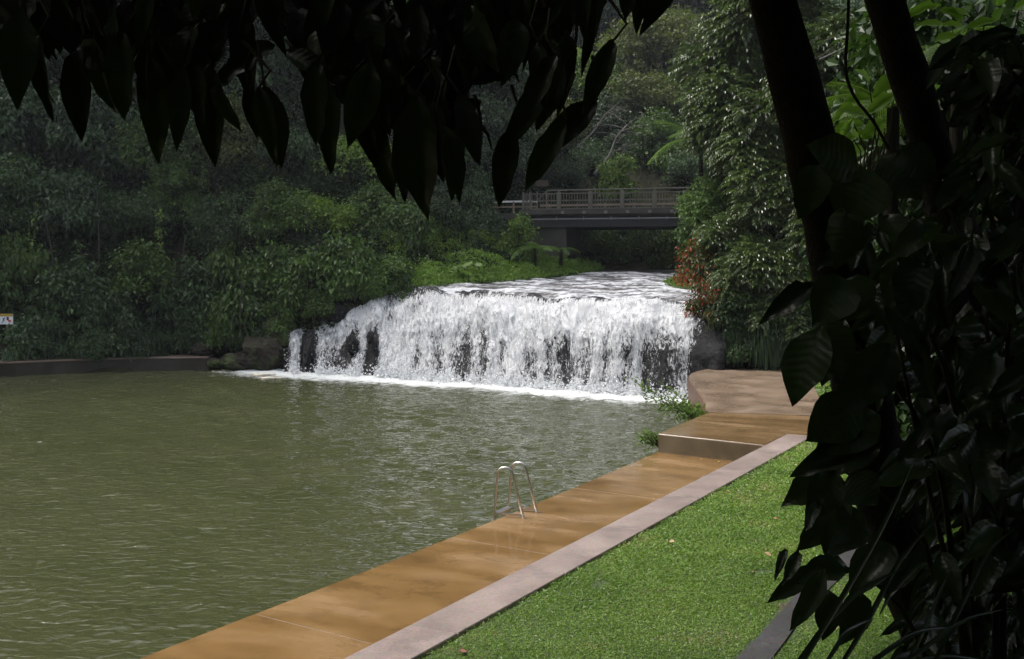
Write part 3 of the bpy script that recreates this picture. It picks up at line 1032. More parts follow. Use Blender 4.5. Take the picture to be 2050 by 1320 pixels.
# ------------------------------------------------------------------ low wall of the far bank
wallp = spline(np.array([onz(-420, 790, 0)[:2], onz(-150, 768, 0)[:2], onz(0, 753, 0)[:2], onz(150, 746, 0)[:2], onz(290, 741, 0)[:2], onz(418, 740, 0)[:2]]), 26)
tg = norm(np.gradient(wallp, axis=0)); nl = np.stack([-tg[:, 1], tg[:, 0]], 1)
bw = thing('bank_wall', 'low dark concrete wall along the shaded forest bank of the pool', 'wall', (*wallp[14], 0))
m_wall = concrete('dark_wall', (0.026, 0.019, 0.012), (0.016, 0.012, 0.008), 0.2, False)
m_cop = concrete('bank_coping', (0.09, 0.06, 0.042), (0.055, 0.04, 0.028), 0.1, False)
n = len(wallp)
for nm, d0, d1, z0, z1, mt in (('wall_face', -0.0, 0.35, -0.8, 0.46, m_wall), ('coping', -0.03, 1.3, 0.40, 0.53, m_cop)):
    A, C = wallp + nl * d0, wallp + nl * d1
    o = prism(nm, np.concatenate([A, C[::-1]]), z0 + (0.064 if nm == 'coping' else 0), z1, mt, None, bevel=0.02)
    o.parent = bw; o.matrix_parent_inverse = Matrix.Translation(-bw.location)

# warning sign beside the far bank
sp0 = at(15, 700, 45.6)
sg = thing('warning_sign', 'small white warning sign with yellow header on a post by the bank wall', 'sign', (sp0[0], sp0[1], 0.5))
mW = simple('sign_white', (0.78, 0.79, 0.8), 0.5, var=0.05)
mYl = simple('sign_yellow', (0.42, 0.28, 0.04), 0.5, var=0.1)
mK = simple('sign_black', (0.02, 0.02, 0.025), 0.5)
mR = simple('sign_red', (0.6, 0.04, 0.03), 0.5)
mB = simple('sign_blue', (0.05, 0.12, 0.35), 0.5)
mPost = simple('weathered_timber', (0.16, 0.12, 0.08), 0.8, var=0.4)
zc = at(15, 639, 45.6)[2] - 0.5
MB().box((0.02, 0.04, zc / 2), (0.09, 0.06, zc + 0.25)).build('post', mPost, sg)
MB().box((0, -0.02, zc), (0.54, 0.03, 0.44)).build('panel', mW, sg)
MB().box((0, -0.04, zc + 0.165), (0.54, 0.012, 0.11)).build('header', mYl, sg)
MB().bar((-0.20, -0.042, zc - 0.17), (-0.05, -0.042, zc + 0.06), 0.012, 0.055, (0, 1, 0)).box((-0.12, -0.042, zc - 0.02), (0.05, 0.01, 0.12)).build('figure_pictogram', mB, sg)
MB().bar((0.03, -0.042, zc + 0.05), (0.2, -0.042, zc - 0.12), 0.012, 0.045, (0, 1, 0)).box((0.14, -0.044, zc - 0.08), (0.12, 0.01, 0.07)).build('prohibition_pictogram', mR, sg)
MB().box((0.06, -0.043, zc + 0.02), (0.09, 0.01, 0.13)).build('swimmer_pictogram', mK, sg)

# ------------------------------------------------------------------ bridge
BZ = 7.18
b0, b1 = at(1040, 425, 57.2), at(1372, 425, 55.2)
bd = norm((b1 - b0)[:2]); ang = math.atan2(bd[1], bd[0])
br = thing('footbridge', 'long grey railed bridge crossing the river above the waterfall', 'bridge', (b0[0], b0[1], BZ), None, ang)
PXM = np.linalg.norm((b1 - b0)[:2]) / (1372 - 1040)          # metres per photo pixel along the bridge
mSteel = simple('bridge_paint', (0.085, 0.080, 0.062), 0.7, var=0.3, scale=2)
mConc = simple('bridge_concrete', (0.04, 0.036, 0.03), 0.85, var=0.4, scale=1.5)
mGird = simple('bridge_girder', (0.018, 0.018, 0.019), 0.7, var=0.3, scale=1.5)
mPipe = simple('bridge_pipe', (0.11, 0.11, 0.11), 0.5)
mTim = simple('bridge_timber', (0.22, 0.16, 0.115), 0.7, var=0.2, scale=3)
LEN = (1372 - 1040) * PXM + 7
W_ = 5.2
MB().box((LEN / 2, W_ / 2, -0.14), (LEN, W_, 0.20)).build('deck', mConc, br)
for k, yy in enumerate((0.25, W_ / 2, W_ - 0.25)):
    MB().box((LEN / 2 + 0.3, yy, -0.52), (LEN - 0.6, 0.22, 0.55)).build('girder', mGird, br)
MB().box((LEN / 2, -0.05, -0.02), (LEN, 0.16, 0.26)).build('edge_beam', mConc, br)
MB().tube([(0.0, -0.16, -0.40), (LEN, -0.16, -0.40)], 0.035, 8).build('pipe', mPipe, br)
for k in range(12):
    x_ = (1130 - 1040) * PXM + k * 43.3 * PXM
    MB().box((x_, -0.17, -0.06), (0.16, 0.12, 0.14)).build('bracket', mPipe, br)
for k in range(6):
    x_ = (1062 - 1040) * PXM + k * 55 * PXM
    MB().box((x_, -0.17, -0.36), (0.05, 0.05, 0.2)).build('pipe_hanger', mPipe, br)
posts = [1048, 1062] + [1121 + 63.6 * k for k in range(-0, 8)]
for p_ in posts:
    wdt = 0.09 if p_ < 1100 else 0.20
    MB().box(((p_ - 1040) * PXM, 0.02, 0.50), (wdt, 0.16, 1.0)).build('post', mSteel, br)
spans = [(1048, 1062), (1062, 1121)] + [(1121 + 63.6 * k, 1121 + 63.6 * (k + 1)) for k in range(7)]
for (a_, c_) in spans:
    x0, x1 = (a_ - 1040) * PXM + 0.11, (c_ - 1040) * PXM - 0.11
    b_ = MB()
    for zz_ in (0.14, 0.56, 0.92):
        b_.box(((x0 + x1) / 2, 0.0, zz_), (x1 - x0, 0.05, 0.055))
    nb2 = max(2, int((x1 - x0) / 0.13))
    for i in range(nb2 + 1):
        b_.box((x0 + (x1 - x0) * i / nb2, 0.0, 0.53), (0.028, 0.028, 0.76))
    b_.build('railing_panel', mSteel, br)
xs0, xs1 = (1079 - 1040) * PXM, (1097 - 1040) * PXM
MB().tube([(xs0, -0.02, 0.62), (xs1, -0.02, 1.08), (LEN, -0.02, 1.12)], 0.035, 8).build('handrail', mSteel, br)
for p_ in posts[2:]:
    MB().box(((p_ - 1040) * PXM, -0.02, 1.05), (0.04, 0.04, 0.1)).build('rail_stub', mSteel, br)
for zz_ in (0.30, 0.62):
    MB().box((LEN / 2, W_ - 0.1, zz_), (LEN, 0.06, 0.11)).build('far_board', mTim, br)
for k in range(9):
    MB().box((0.5 + k * 1.6, W_ - 0.05, 0.35), (0.12, 0.1, 0.75)).build('far_post', mSteel, br)
# abutments and approach
MB().box((1.2, W_ / 2, -2.0), (2.4, W_ - 0.8, 2.9)).build('abutment', mConc, br)
MB().box((LEN - 1.5, W_ / 2, -1.9), (1.2, W_ - 0.8, 2.7)).build('pier', mConc, br)
MB().box((-4.5, W_ / 2, -0.2), (9.0, W_, 0.3)).build('approach_road', mConc, br)
gr = thing('guard_rail', 'pale steel guard rail on the road leading onto the bridge', 'guard rail', (b0[0] - 2.2 * bd[0], b0[1] - 2.2 * bd[1], BZ), None, ang)
mRail = simple('guard_rail_white', (0.55, 0.54, 0.52), 0.5, var=0.1)
MB().box((0.3, 1.2, 0.62), (5.2, 0.06, 0.09)).build('rail', mRail, gr)
for k in range(6):
    MB().box((-2.2 + k * 0.95, 1.2, 0.28), (0.09, 0.08, 0.7)).build('post', mPost, gr)
MB().box((0.3, 1.2, 0.34), (5.2, 0.05, 0.08)).build('lower_rail', mPost, gr)
ps = at(1085, 425, 64)
ws = thing('wooden_sign', 'small brown wooden sign board standing behind the bridge railing', 'sign', (ps[0], ps[1], BZ - 0.1))
MB().box((0, 0, at(1085, 367, 64)[2] - BZ + 0.1), (0.75, 0.05, 0.36)).build('board', simple('brown_board', (0.06, 0.042, 0.028), 0.8), ws)
for sx in (-0.28, 0.28):
    MB().box((sx, 0.04, 0.8), (0.07, 0.05, 1.7)).build('post', mPost, ws)

# ------------------------------------------------------------------ pool ladder
lf = onz(990, 1034, 0.2); rf = onz(1048, 1037, 0.2); lf2 = onz(1018, 1022, 0.2); rf2 = onz(1075, 1026, 0.2)
lad = thing('pool_ladder', 'stainless steel pool ladder with two arched handrails on the ochre deck edge', 'ladder', (*((lf + rf2) / 2)[:2], 0.2))
m, nt, out, N, L = nodes('stainless')
pb = N('BsdfPrincipled', Roughness=0.32, Metallic=1.0); pb.inputs['Base Color'].default_value = (0.62, 0.60, 0.58, 1); L(pb.outputs[0], out.inputs[0])
base = np.array((*((lf + rf2) / 2)[:2], 0.2))
for A, C in ((lf, rf), (lf2, rf2)):
    a_, c_ = A - base, C - base
    ax = c_ - a_
    L_ = np.linalg.norm(ax); ax /= L_
    H = 0.80
    pts = [a_ + (0, 0, -0.9), a_ + (0, 0, 0.02), a_ + ax * L_ * 0.06 + (0, 0, H * 0.6), a_ + ax * L_ * 0.10 + (0, 0, H * 0.84)]
    cxm, rad = a_ + ax * L_ * 0.36 + np.array((0, 0, H * 0.86)), L_ * 0.26
    for th in np.linspace(math.pi * 0.95, 0.12, 12):
        pts.append(cxm + ax * rad * math.cos(th) + np.array((0, 0, rad * 0.95 * math.sin(th))))
    pts += [a_ + ax * L_ * 0.80 + (0, 0, H * 0.45), c_ + (0, 0, 0.0)]
    rl = MB().tube(pts, 0.020, 10).build('handrail', m, lad, True)
    MB().tube([c_ + (0, 0, 0.001), c_ + (0, 0, 0.012)], 0.042, 12).build('flange', m, rl)
    MB().bar(a_ + (0, 0, 0.045), c_ + (0, 0, 0.045), 0.035, 0.03).build('base_bar', m, lad)
a_, c_ = lf - base, lf2 - base
for zz_ in (0.05, -0.22, -0.5):
    p0, p1 = a_ + (0.03, 0, zz_), c_ + (0.03, 0, zz_)
    MB().bar(p0, p1, 0.12, 0.03).build('tread', m, lad)
# ------------------------------------------------------------------ vegetation builders
def rand_dirs(rg, n, zmin=-1.0):
    z = rg.uniform(zmin, 1, n)
    a = rg.uniform(0, 2 * math.pi, n)
    r = np.sqrt(1 - z * z)
    return np.stack([r * np.cos(a), r * np.sin(a), z], 1)


def crown_geo(seed, R=3.0, Rz=2.6, lobes=16, sprays=34, leaves=24, Ln=0.24, Wd=0.10, spread=0.42, lob=0.42, flat=0.55, droop=0.45):
    rg = np.random.default_rng(seed)
    c = rand_dirs(rg, lobes, -0.5) * (rg.random((lobes, 1)) ** 0.33) * np.array((R, R, Rz)) * (1 - lob * 0.9)
    lr = R * lob * rg.uniform(0.65, 1.15, lobes)
    li = np.repeat(np.arange(lobes), sprays)
    d = rand_dirs(rg, len(li), -0.5)
    P0 = c[li] + d * lr[li][:, None] * rg.uniform(0.55, 1.08, (len(li), 1)) * np.array((1, 1, 0.85))
    n = len(li) * leaves
    si = np.repeat(np.arange(len(li)), leaves)
    dd = d[si]
    off = rg.normal(0, 1, (n, 3)) * spread * 0.5 * np.array((1, 1, 1 - flat))
    off -= np.array((0, 0, 1.0)) * (np.linalg.norm(off[:, :2], axis=1) * 0.35)[:, None]
    P = P0[si] + off
    Nn = norm(dd * 1.0 + np.array((0, 0, 0.5)) + rg.normal(0, 0.38, (n, 3)))
    D = norm(off * 0.9 + dd * 0.25 - np.array((0, 0, droop * 0.7)) + rg.normal(0, 0.55, (n, 3)))
    s = rg.uniform(0.65, 1.2, n)
    V, F = leaf_quads(P, D, Nn, Ln * s, Wd * s)
    tint = np.clip(np.repeat(rg.random(len(li)), leaves) * 0.75 + rg.random(n) * 0.35 - 0.05, 0, 1)
    mb = MB()
    for k in range(lobes):
        a = np.array((0, 0, -Rz * 0.75)); e = c[k]
        m_ = a * 0.4 + e * 0.6 + np.array((0, 0, -0.2 * Rz))
        mb.tube(spline(np.array([a, m_, e]), 6), np.linspace(0.10, 0.02, 6), 5)
    return V, F, tint, mb


def pinnate_geo(seed, R=3.0, Rz=3.0, fronds=1500, pairs=6, Ll=0.28, Wl=0.12, Lf=0.75):
    rg = np.random.default_rng(seed)
    lobes = 9
    c = rand_dirs(rg, lobes, -0.8) * rg.random((lobes, 1)) ** 0.4 * np.array((R, R, Rz)) * 0.6
    li = rg.integers(0, lobes, fronds)
    d = rand_dirs(rg, fronds, -0.5)
    P0 = c[li] + d * R * 0.46 * rg.uniform(0.5, 1.05, (fronds, 1))
    ax = norm(d * np.array((1, 1, 0.4)) + np.array((0, 0, 0.15)) + rg.normal(0, 0.25, (fronds, 3)))
    fl = Lf * rg.uniform(0.6, 1.15, fronds)
    PP, DD, NN, SS, TT_ = [], [], [], [], []
    tf_ = rg.random(fronds)
    side = norm(np.cross(ax, (0, 0, 1.0)))
    upv = norm(np.cross(side, ax))
    for k in range(pairs):
        f = (k + 0.6) / pairs
        pos = P0 + ax * (fl * f)[:, None] - np.array((0, 0, 1.0)) * (fl * f * f * 0.45)[:, None]
        axd = norm(ax - np.array((0, 0, 0.9 * f)))
        for sg_ in (-1, 1):
            PP.append(pos)
            DD.append(norm(side * sg_ * 0.9 + axd * 0.35 - np.array((0, 0, 0.3)) + rg.normal(0, 0.12, (fronds, 3))))
            NN.append(norm(upv + side * sg_ * 0.35 + rg.normal(0, 0.12, (fronds, 3))))
            SS.append((0.55 + 0.6 * math.sin(math.pi * min(1, f * 0.9 + 0.12))) * np.ones(fronds))
            TT_.append(np.clip(tf_ * 0.7 + rg.random(fronds) * 0.3, 0, 1))
    PP.append(P0 + ax * fl[:, None] - np.array((0, 0, 1.0)) * (fl * 0.45)[:, None]); DD.append(norm(ax - np.array((0, 0, 1.0)))); NN.append(upv); SS.append(np.ones(fronds)); TT_.append(tf_)
    P, D, Nn, S_, tint = (np.concatenate(q) for q in (PP, DD, NN, SS, TT_))
    V, F = leaf_quads(P, D, Nn, Ll * S_, Wl * S_, 0.12, 0.2)
    mb = MB()
    for k in range(lobes):
        a = np.array((0, 0, -Rz * 0.9))
        mb.tube(spline(np.array([a, c[k] * 0.6 + (0, 0, -0.3), c[k]]), 6), np.linspace(0.10, 0.025, 6), 5)
    return V, F, tint, mb


PROTO = {}


def proto(key, geo, mat):
    V, F, tint, mb = geo
    me = mesh('crown', V, F, M[mat], False, {'tint': ('FACE', tint)})
    lm = mesh('limbs', np.concatenate(mb.V), np.concatenate(mb.F4), M['bark'], True)
    PROTO[key] = (me, lm)


proto('fine0', crown_geo(1, lobes=16, sprays=30, leaves=20, Ln=0.25, Wd=0.15, spread=0.50, lob=0.38, flat=0.3, Rz=3.2, droop=0.8), 'leaf_dark')
proto('fine1', crown_geo(2, lobes=20, sprays=25, leaves=19, Ln=0.23, Wd=0.14, spread=0.46, Rz=3.8, lob=0.34, flat=0.3, droop=0.8), 'leaf_dark')
proto('fine2', crown_geo(3, lobes=14, sprays=34, leaves=20, Ln=0.23, Wd=0.135, spread=0.52, Rz=2.8, lob=0.36, flat=0.35, droop=0.7), 'leaf_dark')
proto('broad0', crown_geo(4, lobes=16, sprays=26, leaves=17, Ln=0.33, Wd=0.19, spread=0.55, droop=1.0, lob=0.38, Rz=3.2, flat=0.3), 'leaf_cool')
proto('broad1', crown_geo(5, lobes=18, sprays=24, leaves=16, Ln=0.31, Wd=0.175, spread=0.52, Rz=3.4, droop=0.9, lob=0.36, flat=0.3), 'leaf_cool')
proto('tier0', crown_geo(6, lobes=20, sprays=24, leaves=22, Ln=0.23, Wd=0.13, spread=0.62, lob=0.32, flat=0.55, droop=0.4), 'leaf_light')
proto('tier1', crown_geo(7, lobes=16, sprays=30, leaves=20, Ln=0.22, Wd=0.125, spread=0.62, lob=0.33, flat=0.6, Rz=2.4, droop=0.35), 'leaf_light')
proto('bush0', crown_geo(11, lobes=13, sprays=15, leaves=14, Ln=0.46, Wd=0.26, spread=0.85, lob=0.33, flat=0.3, Rz=3.4, droop=0.9), 'leaf_dark')
proto('bush1', crown_geo(12, lobes=11, sprays=18, leaves=12, Ln=0.54, Wd=0.28, spread=0.95, lob=0.30, flat=0.25, Rz=3.8, droop=1.1), 'leaf_dark')
proto('bush2', crown_geo(13, lobes=15, sprays=14, leaves=13, Ln=0.40, Wd=0.24, spread=0.9, lob=0.30, flat=0.35, Rz=3.0, droop=0.7), 'leaf_dark')
BUSH = {'fine0': 'bush0', 'fine1': 'bush1', 'fine2': 'bush2', 'tier0': 'bush1', 'tier1': 'bush2', 'broad0': 'bush1', 'broad1': 'bush0'}
proto('pin0', pinnate_geo(8), 'leaf_pinnate')
proto('pin1', pinnate_geo(9, fronds=1400, Rz=3.6), 'leaf_pinnate')
proto('pin2', pinnate_geo(10, fronds=1400, Rz=2.6, Lf=0.8), 'leaf_pinnate')
_z = np.linspace(0, 1, 9)
_tp = np.stack([0.8 * np.sin(_z * 2.3), 0.6 * np.sin(_z * 3.1 + 0.5) - 0.29, _z], 1)
_v, _f = tube(np.c_[_tp[:, :2], _tp[:, 2] * 30], np.linspace(1.35, 0.75, 9), 8)
_v[:, 2] /= 30
TRUNK = mesh('trunk', _v, _f, M['bark'], True)
rt = np.random.default_rng(77)


def tree(name, c, s, key, mat, label, cat='tree', group=None, trunk_r=0.14, sz=1.0, base=None, leaf_free=False):
    c = np.asarray(c, float)
    bx_, by_ = (c[0] + rt.uniform(-.4, .4), c[1] + rt.uniform(0, .6)) if base is None else base
    bz = gz(bx_, by_) - 0.1
    if bz > c[2] - 0.5: bz = c[2] - 0.5 - 1.2 * s
    e = thing(name, label, cat, (bx_, by_, bz), group)
    H = c[2] - bz
    cm, lm = PROTO[key]
    rz = rt.uniform(0, 6.28)
    o = link('trunk', TRUNK, e); o.scale = (trunk_r, trunk_r, max(0.3, H - 1.4 * s)); o.rotation_euler = (0, 0, rz)
    for nm, me in (('branches', lm), ('crown', cm)):
        o = link(nm, me, e, (c[0] - bx_, c[1] - by_, H))
        o.scale = (s, s, s * sz); o.rotation_euler = (0, 0, rz)
        if nm == 'crown' and mat:
            o.material_slots[0].link = 'OBJECT'; o.material_slots[0].material = M[mat]
    return e


def tpx(px, py, Yd, rpx, key, mat, label, name='rainforest_tree', **kw):
    if name == 'shrub':
        key = BUSH.get(key, key); kw.setdefault('sz', rt.uniform(1.0, 1.5))
    while Yd > 36:                      # stand clear of the slope
        c_ = at(px, py, Yd)
        if c_[2] > gz(c_[0], c_[1]) + 0.30 * rpx * Yd / FPX or polydist(c_[:1], c_[1:2], POOL)[0] < 0.3:
            break
        Yd -= 0.4
    return tree(name, at(px, py, Yd), rpx * Yd / FPX / 2.75, key, mat, label, **kw)


# ------------------------------------------------------------------ forest of the shaded bank (beyond the pool, behind the low wall)
G1 = 'trees of the shaded forest bank'
G0 = dict(group=G1)
for a in [
    # top row, far up the slope
    (-60, 60, 64, 170, 'fine1', 'leaf_dark', 'dark tree high on the forest bank at the upper corner of the picture'),
    (120, 110, 62, 150, 'broad0', 'leaf_cool', 'dark tree glimpsed between the first hanging leaves above the warning sign'),
    (300, 90, 63, 160, 'fine0', 'leaf_dark', 'tall dark tree behind the middle of the hanging leaves, high on the bank'),
    (470, 60, 66, 150, 'fine1', 'leaf_mid', 'tall vine draped tree seen through the gap in the hanging leaves'),
    (620, 110, 66, 150, 'fine0', 'leaf_dark', 'dark tree behind the hanging leaves left of the long drooping cluster'),
    (780, 80, 70, 160, 'fine2', 'leaf_dark', 'dark tree hidden behind the densest hanging leaves'),
    (940, 120, 72, 150, 'fine1', 'leaf_dark', 'tall dark tree on the bank above the bridge approach'),
    # second row
    (40, 270, 56, 120, 'broad0', 'leaf_cool', 'grey green large leaved tree above the warning sign'),
    (190, 290, 55, 125, 'broad1', 'leaf_cool', 'grey green large leaved tree with pale hanging sprays beside the warning sign tree'),
    (350, 300, 56, 110, 'fine0', 'leaf_mid', 'mid green tree under the longest single hanging leaf'),
    (470, 290, 58, 105, 'tier0', 'leaf_yellow', 'brownish green twiggy tree below the gap in the hanging leaves'),
    (590, 310, 59, 100, 'fine2', 'leaf_dark', 'dark rounded tree right of the brownish twiggy tree'),
    (720, 330, 59, 95, 'tier1', 'leaf_light', 'yellow green tree beside the drooping leaf cluster'),
    (880, 340, 62, 100, 'fine1', 'leaf_dark', 'dark narrow tree behind the tips of the drooping leaf cluster'),
    (990, 290, 66, 95, 'fine0', 'leaf_dark', 'dark tree directly left of the bridge, above the guard rail'),
    # third row
    (20, 420, 51, 105, 'fine1', 'leaf_dark', 'dark green tree at the picture edge above the warning sign'),
    (140, 440, 51, 105, 'broad0', 'leaf_cool', 'cool green large leaved tree spreading over the dark hollow in the bank'),
    (270, 430, 52, 90, 'fine2', 'leaf_dark', 'dark tree above the light rounded shrub of the forest bank'),
    (370, 400, 53, 85, 'fine0', 'leaf_mid', 'mid green tree with layered sprays above the light rounded shrub'),
    (460, 470, 52, 80, 'fine1', 'leaf_dark', 'narrow tree hung with creepers over the mossy bluff'),
    (560, 440, 53, 85, 'tier0', 'leaf_mid', 'leafy yellowish tree over the end of the waterfall'),
    (650, 440, 54, 80, 'tier1', 'leaf_light', 'light green leafy tree with a broad top above the falls'),
    (760, 450, 55, 85, 'fine0', 'leaf_mid', 'mid green tree above the upper lip of the falls'),
    (850, 440, 58, 80, 'fine2', 'leaf_dark', 'dark tree behind the green ground cover on the river bank'),
    (900, 420, 59, 60, 'broad1', 'leaf_cool', 'grey leaved small tree beside the bridge bank slope'),
]:
    tpx(*a, **G0)
for a in [
    (30, 560, 48.5, 75, 'fine0', 'leaf_mid', 'leafy shrub just above the white warning sign'),
    (60, 690, 46.6, 55, 'broad1', 'leaf_cool', 'low shrub on the bank wall beside the warning sign post'),
    (150, 620, 49.5, 80, 'fine2', 'leaf_dark', 'black green shrub in the deep hollow behind the bank wall'),
    (225, 660, 48.5, 60, 'fine0', 'leaf_dark', 'dark shrub behind the middle of the bank wall'),
    (285, 550, 48.0, 68, 'tier1', 'leaf_mid', 'light rounded shrub standing out against the dark forest bank'),
    (340, 660, 48.3, 60, 'fine1', 'leaf_dark', 'dark shrub above the end of the bank wall'),
    (400, 590, 48.6, 70, 'fine0', 'leaf_dark', 'creeper covered shrub between the light shrub and the bluff'),
    (470, 600, 48.0, 62, 'tier0', 'leaf_mid', 'loose leaved shrub hanging over the mossy bluff'),
    (445, 668, 47.2, 40, 'tier1', 'leaf_mid', 'small green shrub leaning over the water beside the bluff'),
    (560, 560, 48.3, 72, 'fine2', 'leaf_mid', 'mid green shrub above the black boulder of the falls'),
    (620, 575, 48.0, 50, 'tier0', 'leaf_mid', 'leafy shrub drooping to the outer edge of the falls'),
    (690, 540, 50.0, 62, 'fine0', 'leaf_mid', 'dense shrub right above the upper side stream of the falls'),
    (790, 556, 48.3, 48, 'tier1', 'leaf_mid', 'green shrub touching the upper lip of the falls'),
    (830, 500, 51.5, 48, 'fine1', 'leaf_mid', 'shrub at the start of the bright ground cover'),
    (806, 584, 47.0, 26, 'fine0', 'leaf_mid', 'small bush on the lip between side stream and main falls'),
    (690, 560, 47.9, 32, 'fine0', 'leaf_dark', 'dark shrub at the very top of the side stream'),
    (718, 577, 47.3, 24, 'fine1', 'leaf_mid', 'little green shrub drooping onto the side stream'),
    (758, 580, 46.9, 22, 'fine2', 'leaf_mid', 'little shrub rooted where side stream and main falls meet'),
    (700, 572, 48.9, 30, 'fine1', 'leaf_mid', 'shrub crowding the top of the upper side stream'),
    (752, 576, 48.6, 30, 'fine2', 'leaf_mid', 'shrub just right of the upper side stream'),
    (120, 690, 46.9, 40, 'fine1', 'leaf_dark', 'small dark shrub on the coping right of the sign shrub'),
    (190, 700, 47.0, 36, 'fine2', 'leaf_dark', 'low dark bush at the foot of the deep hollow'),
    (270, 695, 47.0, 36, 'fine0', 'leaf_dark', 'low dark bush behind the bank wall under the light rounded shrub'),
    (330, 705, 47.2, 30, 'fine1', 'leaf_dark', 'tiny dark bush at the end of the bank wall coping'),
    (385, 670, 47.4, 40, 'fine2', 'leaf_dark', 'dark bush above the grey boulder at the wall end'),
    (510, 655, 47.2, 40, 'fine1', 'leaf_dark', 'dark foliage cap on top of the mossy bluff'),
    (560, 635, 47.0, 40, 'fine0', 'leaf_mid', 'shrub drooping between the bluff and the outer trickle'),
    (640, 615, 47.4, 36, 'fine2', 'leaf_mid', 'shrub hanging over the dark boulder of the falls'),
    (920, 480, 54.5, 40, 'broad0', 'leaf_cool', 'silvery leaved bush on the slope below the bridge approach'),
    (985, 470, 55.5, 38, 'broad1', 'leaf_cool', 'pale large leaved bush beside the bridge abutment'),
    (1040, 480, 55.0, 36, 'tier0', 'leaf_light', 'light green bush in front of the bridge abutment'),
    (960, 430, 57.0, 45, 'fine1', 'leaf_dark', 'dark bush under the guard rail'),
]:
    tpx(*a, name='shrub', cat='shrub', group='shrubs of the shaded forest bank', trunk_r=0.05)

# ------------------------------------------------------------------ misty slope beyond the bridge
for a in [
    (1330, 95, 88, 120, 'tier1', 'leaf_yellow', 'broad flat topped yellowish tree on the misty slope'),
    (1160, 175, 100, 85, 'tier0', 'leaf_light', 'pale green tiered tree in the mist beside the hanging leaf tips'),
    (1235, 362, 66, 44, 'bush1', 'leaf_light', 'bright green young tree behind the bridge railing'),
    (1330, 300, 78, 80, 'fine0', 'leaf_mid', 'green tree behind the fern frond above the bridge'),
    (1290, 200, 84, 90, 'tier1', 'leaf_yellow', 'olive creeper hung tree below the flat topped tree'),
    (1100, 270, 84, 80, 'fine1', 'leaf_yellow', 'brownish tree left of the bare pale branch'),
    (1390, 340, 74, 60, 'fine2', 'leaf_dark', 'dark tree just above the end of the bridge railing'),
    (1130, 350, 72, 50, 'fine2', 'leaf_dark', 'dark bush behind the start of the bridge railing'),
    (1030, 330, 74, 60, 'fine0', 'leaf_dark', 'dark tree behind the small wooden sign'),
]:
    tpx(*a, group='trees on the misty slope')
for (px, py, Yd, r) in [(1060, 60, 120, 100), (1180, 40, 125, 110), (1280, -10, 118, 100), (1400, 20, 112, 110), (1110, 170, 108, 90), (1230, 150, 110, 80), (1390, 190, 98, 90), (1040, 190, 105, 80),
                        (1200, 260, 92, 75), (980, 40, 122, 110), (860, -20, 118, 120), (1500, -40, 105, 120), (1150, -70, 135, 130), (1330, -90, 130, 130), (1000, -80, 135, 130), (1250, 300, 80, 55), (1180, 330, 78, 50),
                        (700, -60, 115, 120), (560, -70, 110, 120), (1620, 0, 90, 120), (1700, 100, 80, 100)]:
    tpx(px, py, Yd, r, ['fine0', 'fine1', 'fine2', 'tier0'][int(px) % 4], ['leaf_dark', 'leaf_mid', 'leaf_mid', 'leaf_cool', 'leaf_yellow'][int(py + px) % 5], 'hazy dark green rainforest tree on the slope beyond the bridge', group='hazy trees of the far slope')
for a in [(1215, 500, 62.8, 42, 'fine0', 'leaf_mid', 'green bush under the bridge span'), (1290, 498, 62.8, 45, 'tier0', 'leaf_mid', 'light bush under the middle of the bridge'),
          (1350, 502, 62.8, 42, 'fine2', 'leaf_mid', 'bush under the bridge near the far pier'), (1160, 500, 62.5, 38, 'fine1', 'leaf_dark', 'dark bush in the shade beside the bridge abutment'), (1255, 450, 66, 45, 'fine2', 'leaf_dark', 'dark bush seen just below the bridge deck')]:
    tpx(*a, name='shrub', cat='shrub', group='bushes behind the bridge', trunk_r=0.05)

# ------------------------------------------------------------------ right bank: feathery trees over the end of the footpath
for a in [
    (1455, 130, 41, 105, 'pin0', 'leaf_pinnate', 'feathery leaved tree beside the misty gap, upper part of the pale green wall of leaves'),
    (1560, 60, 40, 120, 'pin1', 'leaf_pinnate', 'feathery leaved tree half hidden by the thick leaning trunk'),
    (1450, 290, 40, 85, 'pin1', 'leaf_pinnate', 'feathery tree next to the arching fern frond'),
    (1560, 260, 39, 110, 'pin2', 'leaf_pinnate', 'feathery tree behind the thick leaning trunk at mid height'),
    (1430, 420, 41, 70, 'fine0', 'leaf_mid', 'small leaved green bush at the end of the bridge railing'),
    (1545, 420, 37.6, 85, 'pin0', 'leaf_pinnate', 'feathery tree with pale drooping leaflets above the footpath'),
    (1500, 530, 37.2, 75, 'pin2', 'leaf_pinnate', 'feathery bush with yellowish tips beside the red tipped shrub'),
    (1580, 580, 36.9, 75, 'pin1', 'leaf_pinnate', 'feathery bush drooping over the back of the footpath'),
    (1440, 500, 38.4, 58, 'pin1', 'leaf_pinnate', 'feathery bush between the bridge end and the red tipped shrub'),
    (1475, 590, 37.0, 55, 'pin0', 'leaf_pinnate', 'feathery bush hanging just above the wet rock by the path'),
    (1540, 615, 36.8, 62, 'pin2', 'leaf_pinnate', 'low feathery bush above the hanging grass'),
    (1600, 650, 36.5, 55, 'pin1', 'leaf_pinnate', 'low feathery bush at the path corner by the lawn'),
    (1450, 210, 40, 80, 'pin2', 'leaf_pinnate', 'feathery crown filling the middle of the leafy wall beside the mist'),
    (1510, 350, 38.5, 80, 'pin1', 'leaf_pinnate', 'feathery crown against the lower part of the thick trunk'),
    (1690, 130, 36, 120, 'pin2', 'leaf_pinnate', 'shaded feathery tree seen between the two leaning trunks'),
    (1640, 460, 37, 90, 'pin0', 'leaf_pinnate', 'shaded feathery tree right of the thick trunk foot'),
    (1740, 330, 33, 120, 'fine1', 'leaf_dark', 'dark tree behind the bright backlit leaves'),
]:
    tpx(*a, name='feathery_tree', group='feathery trees of the near bank')
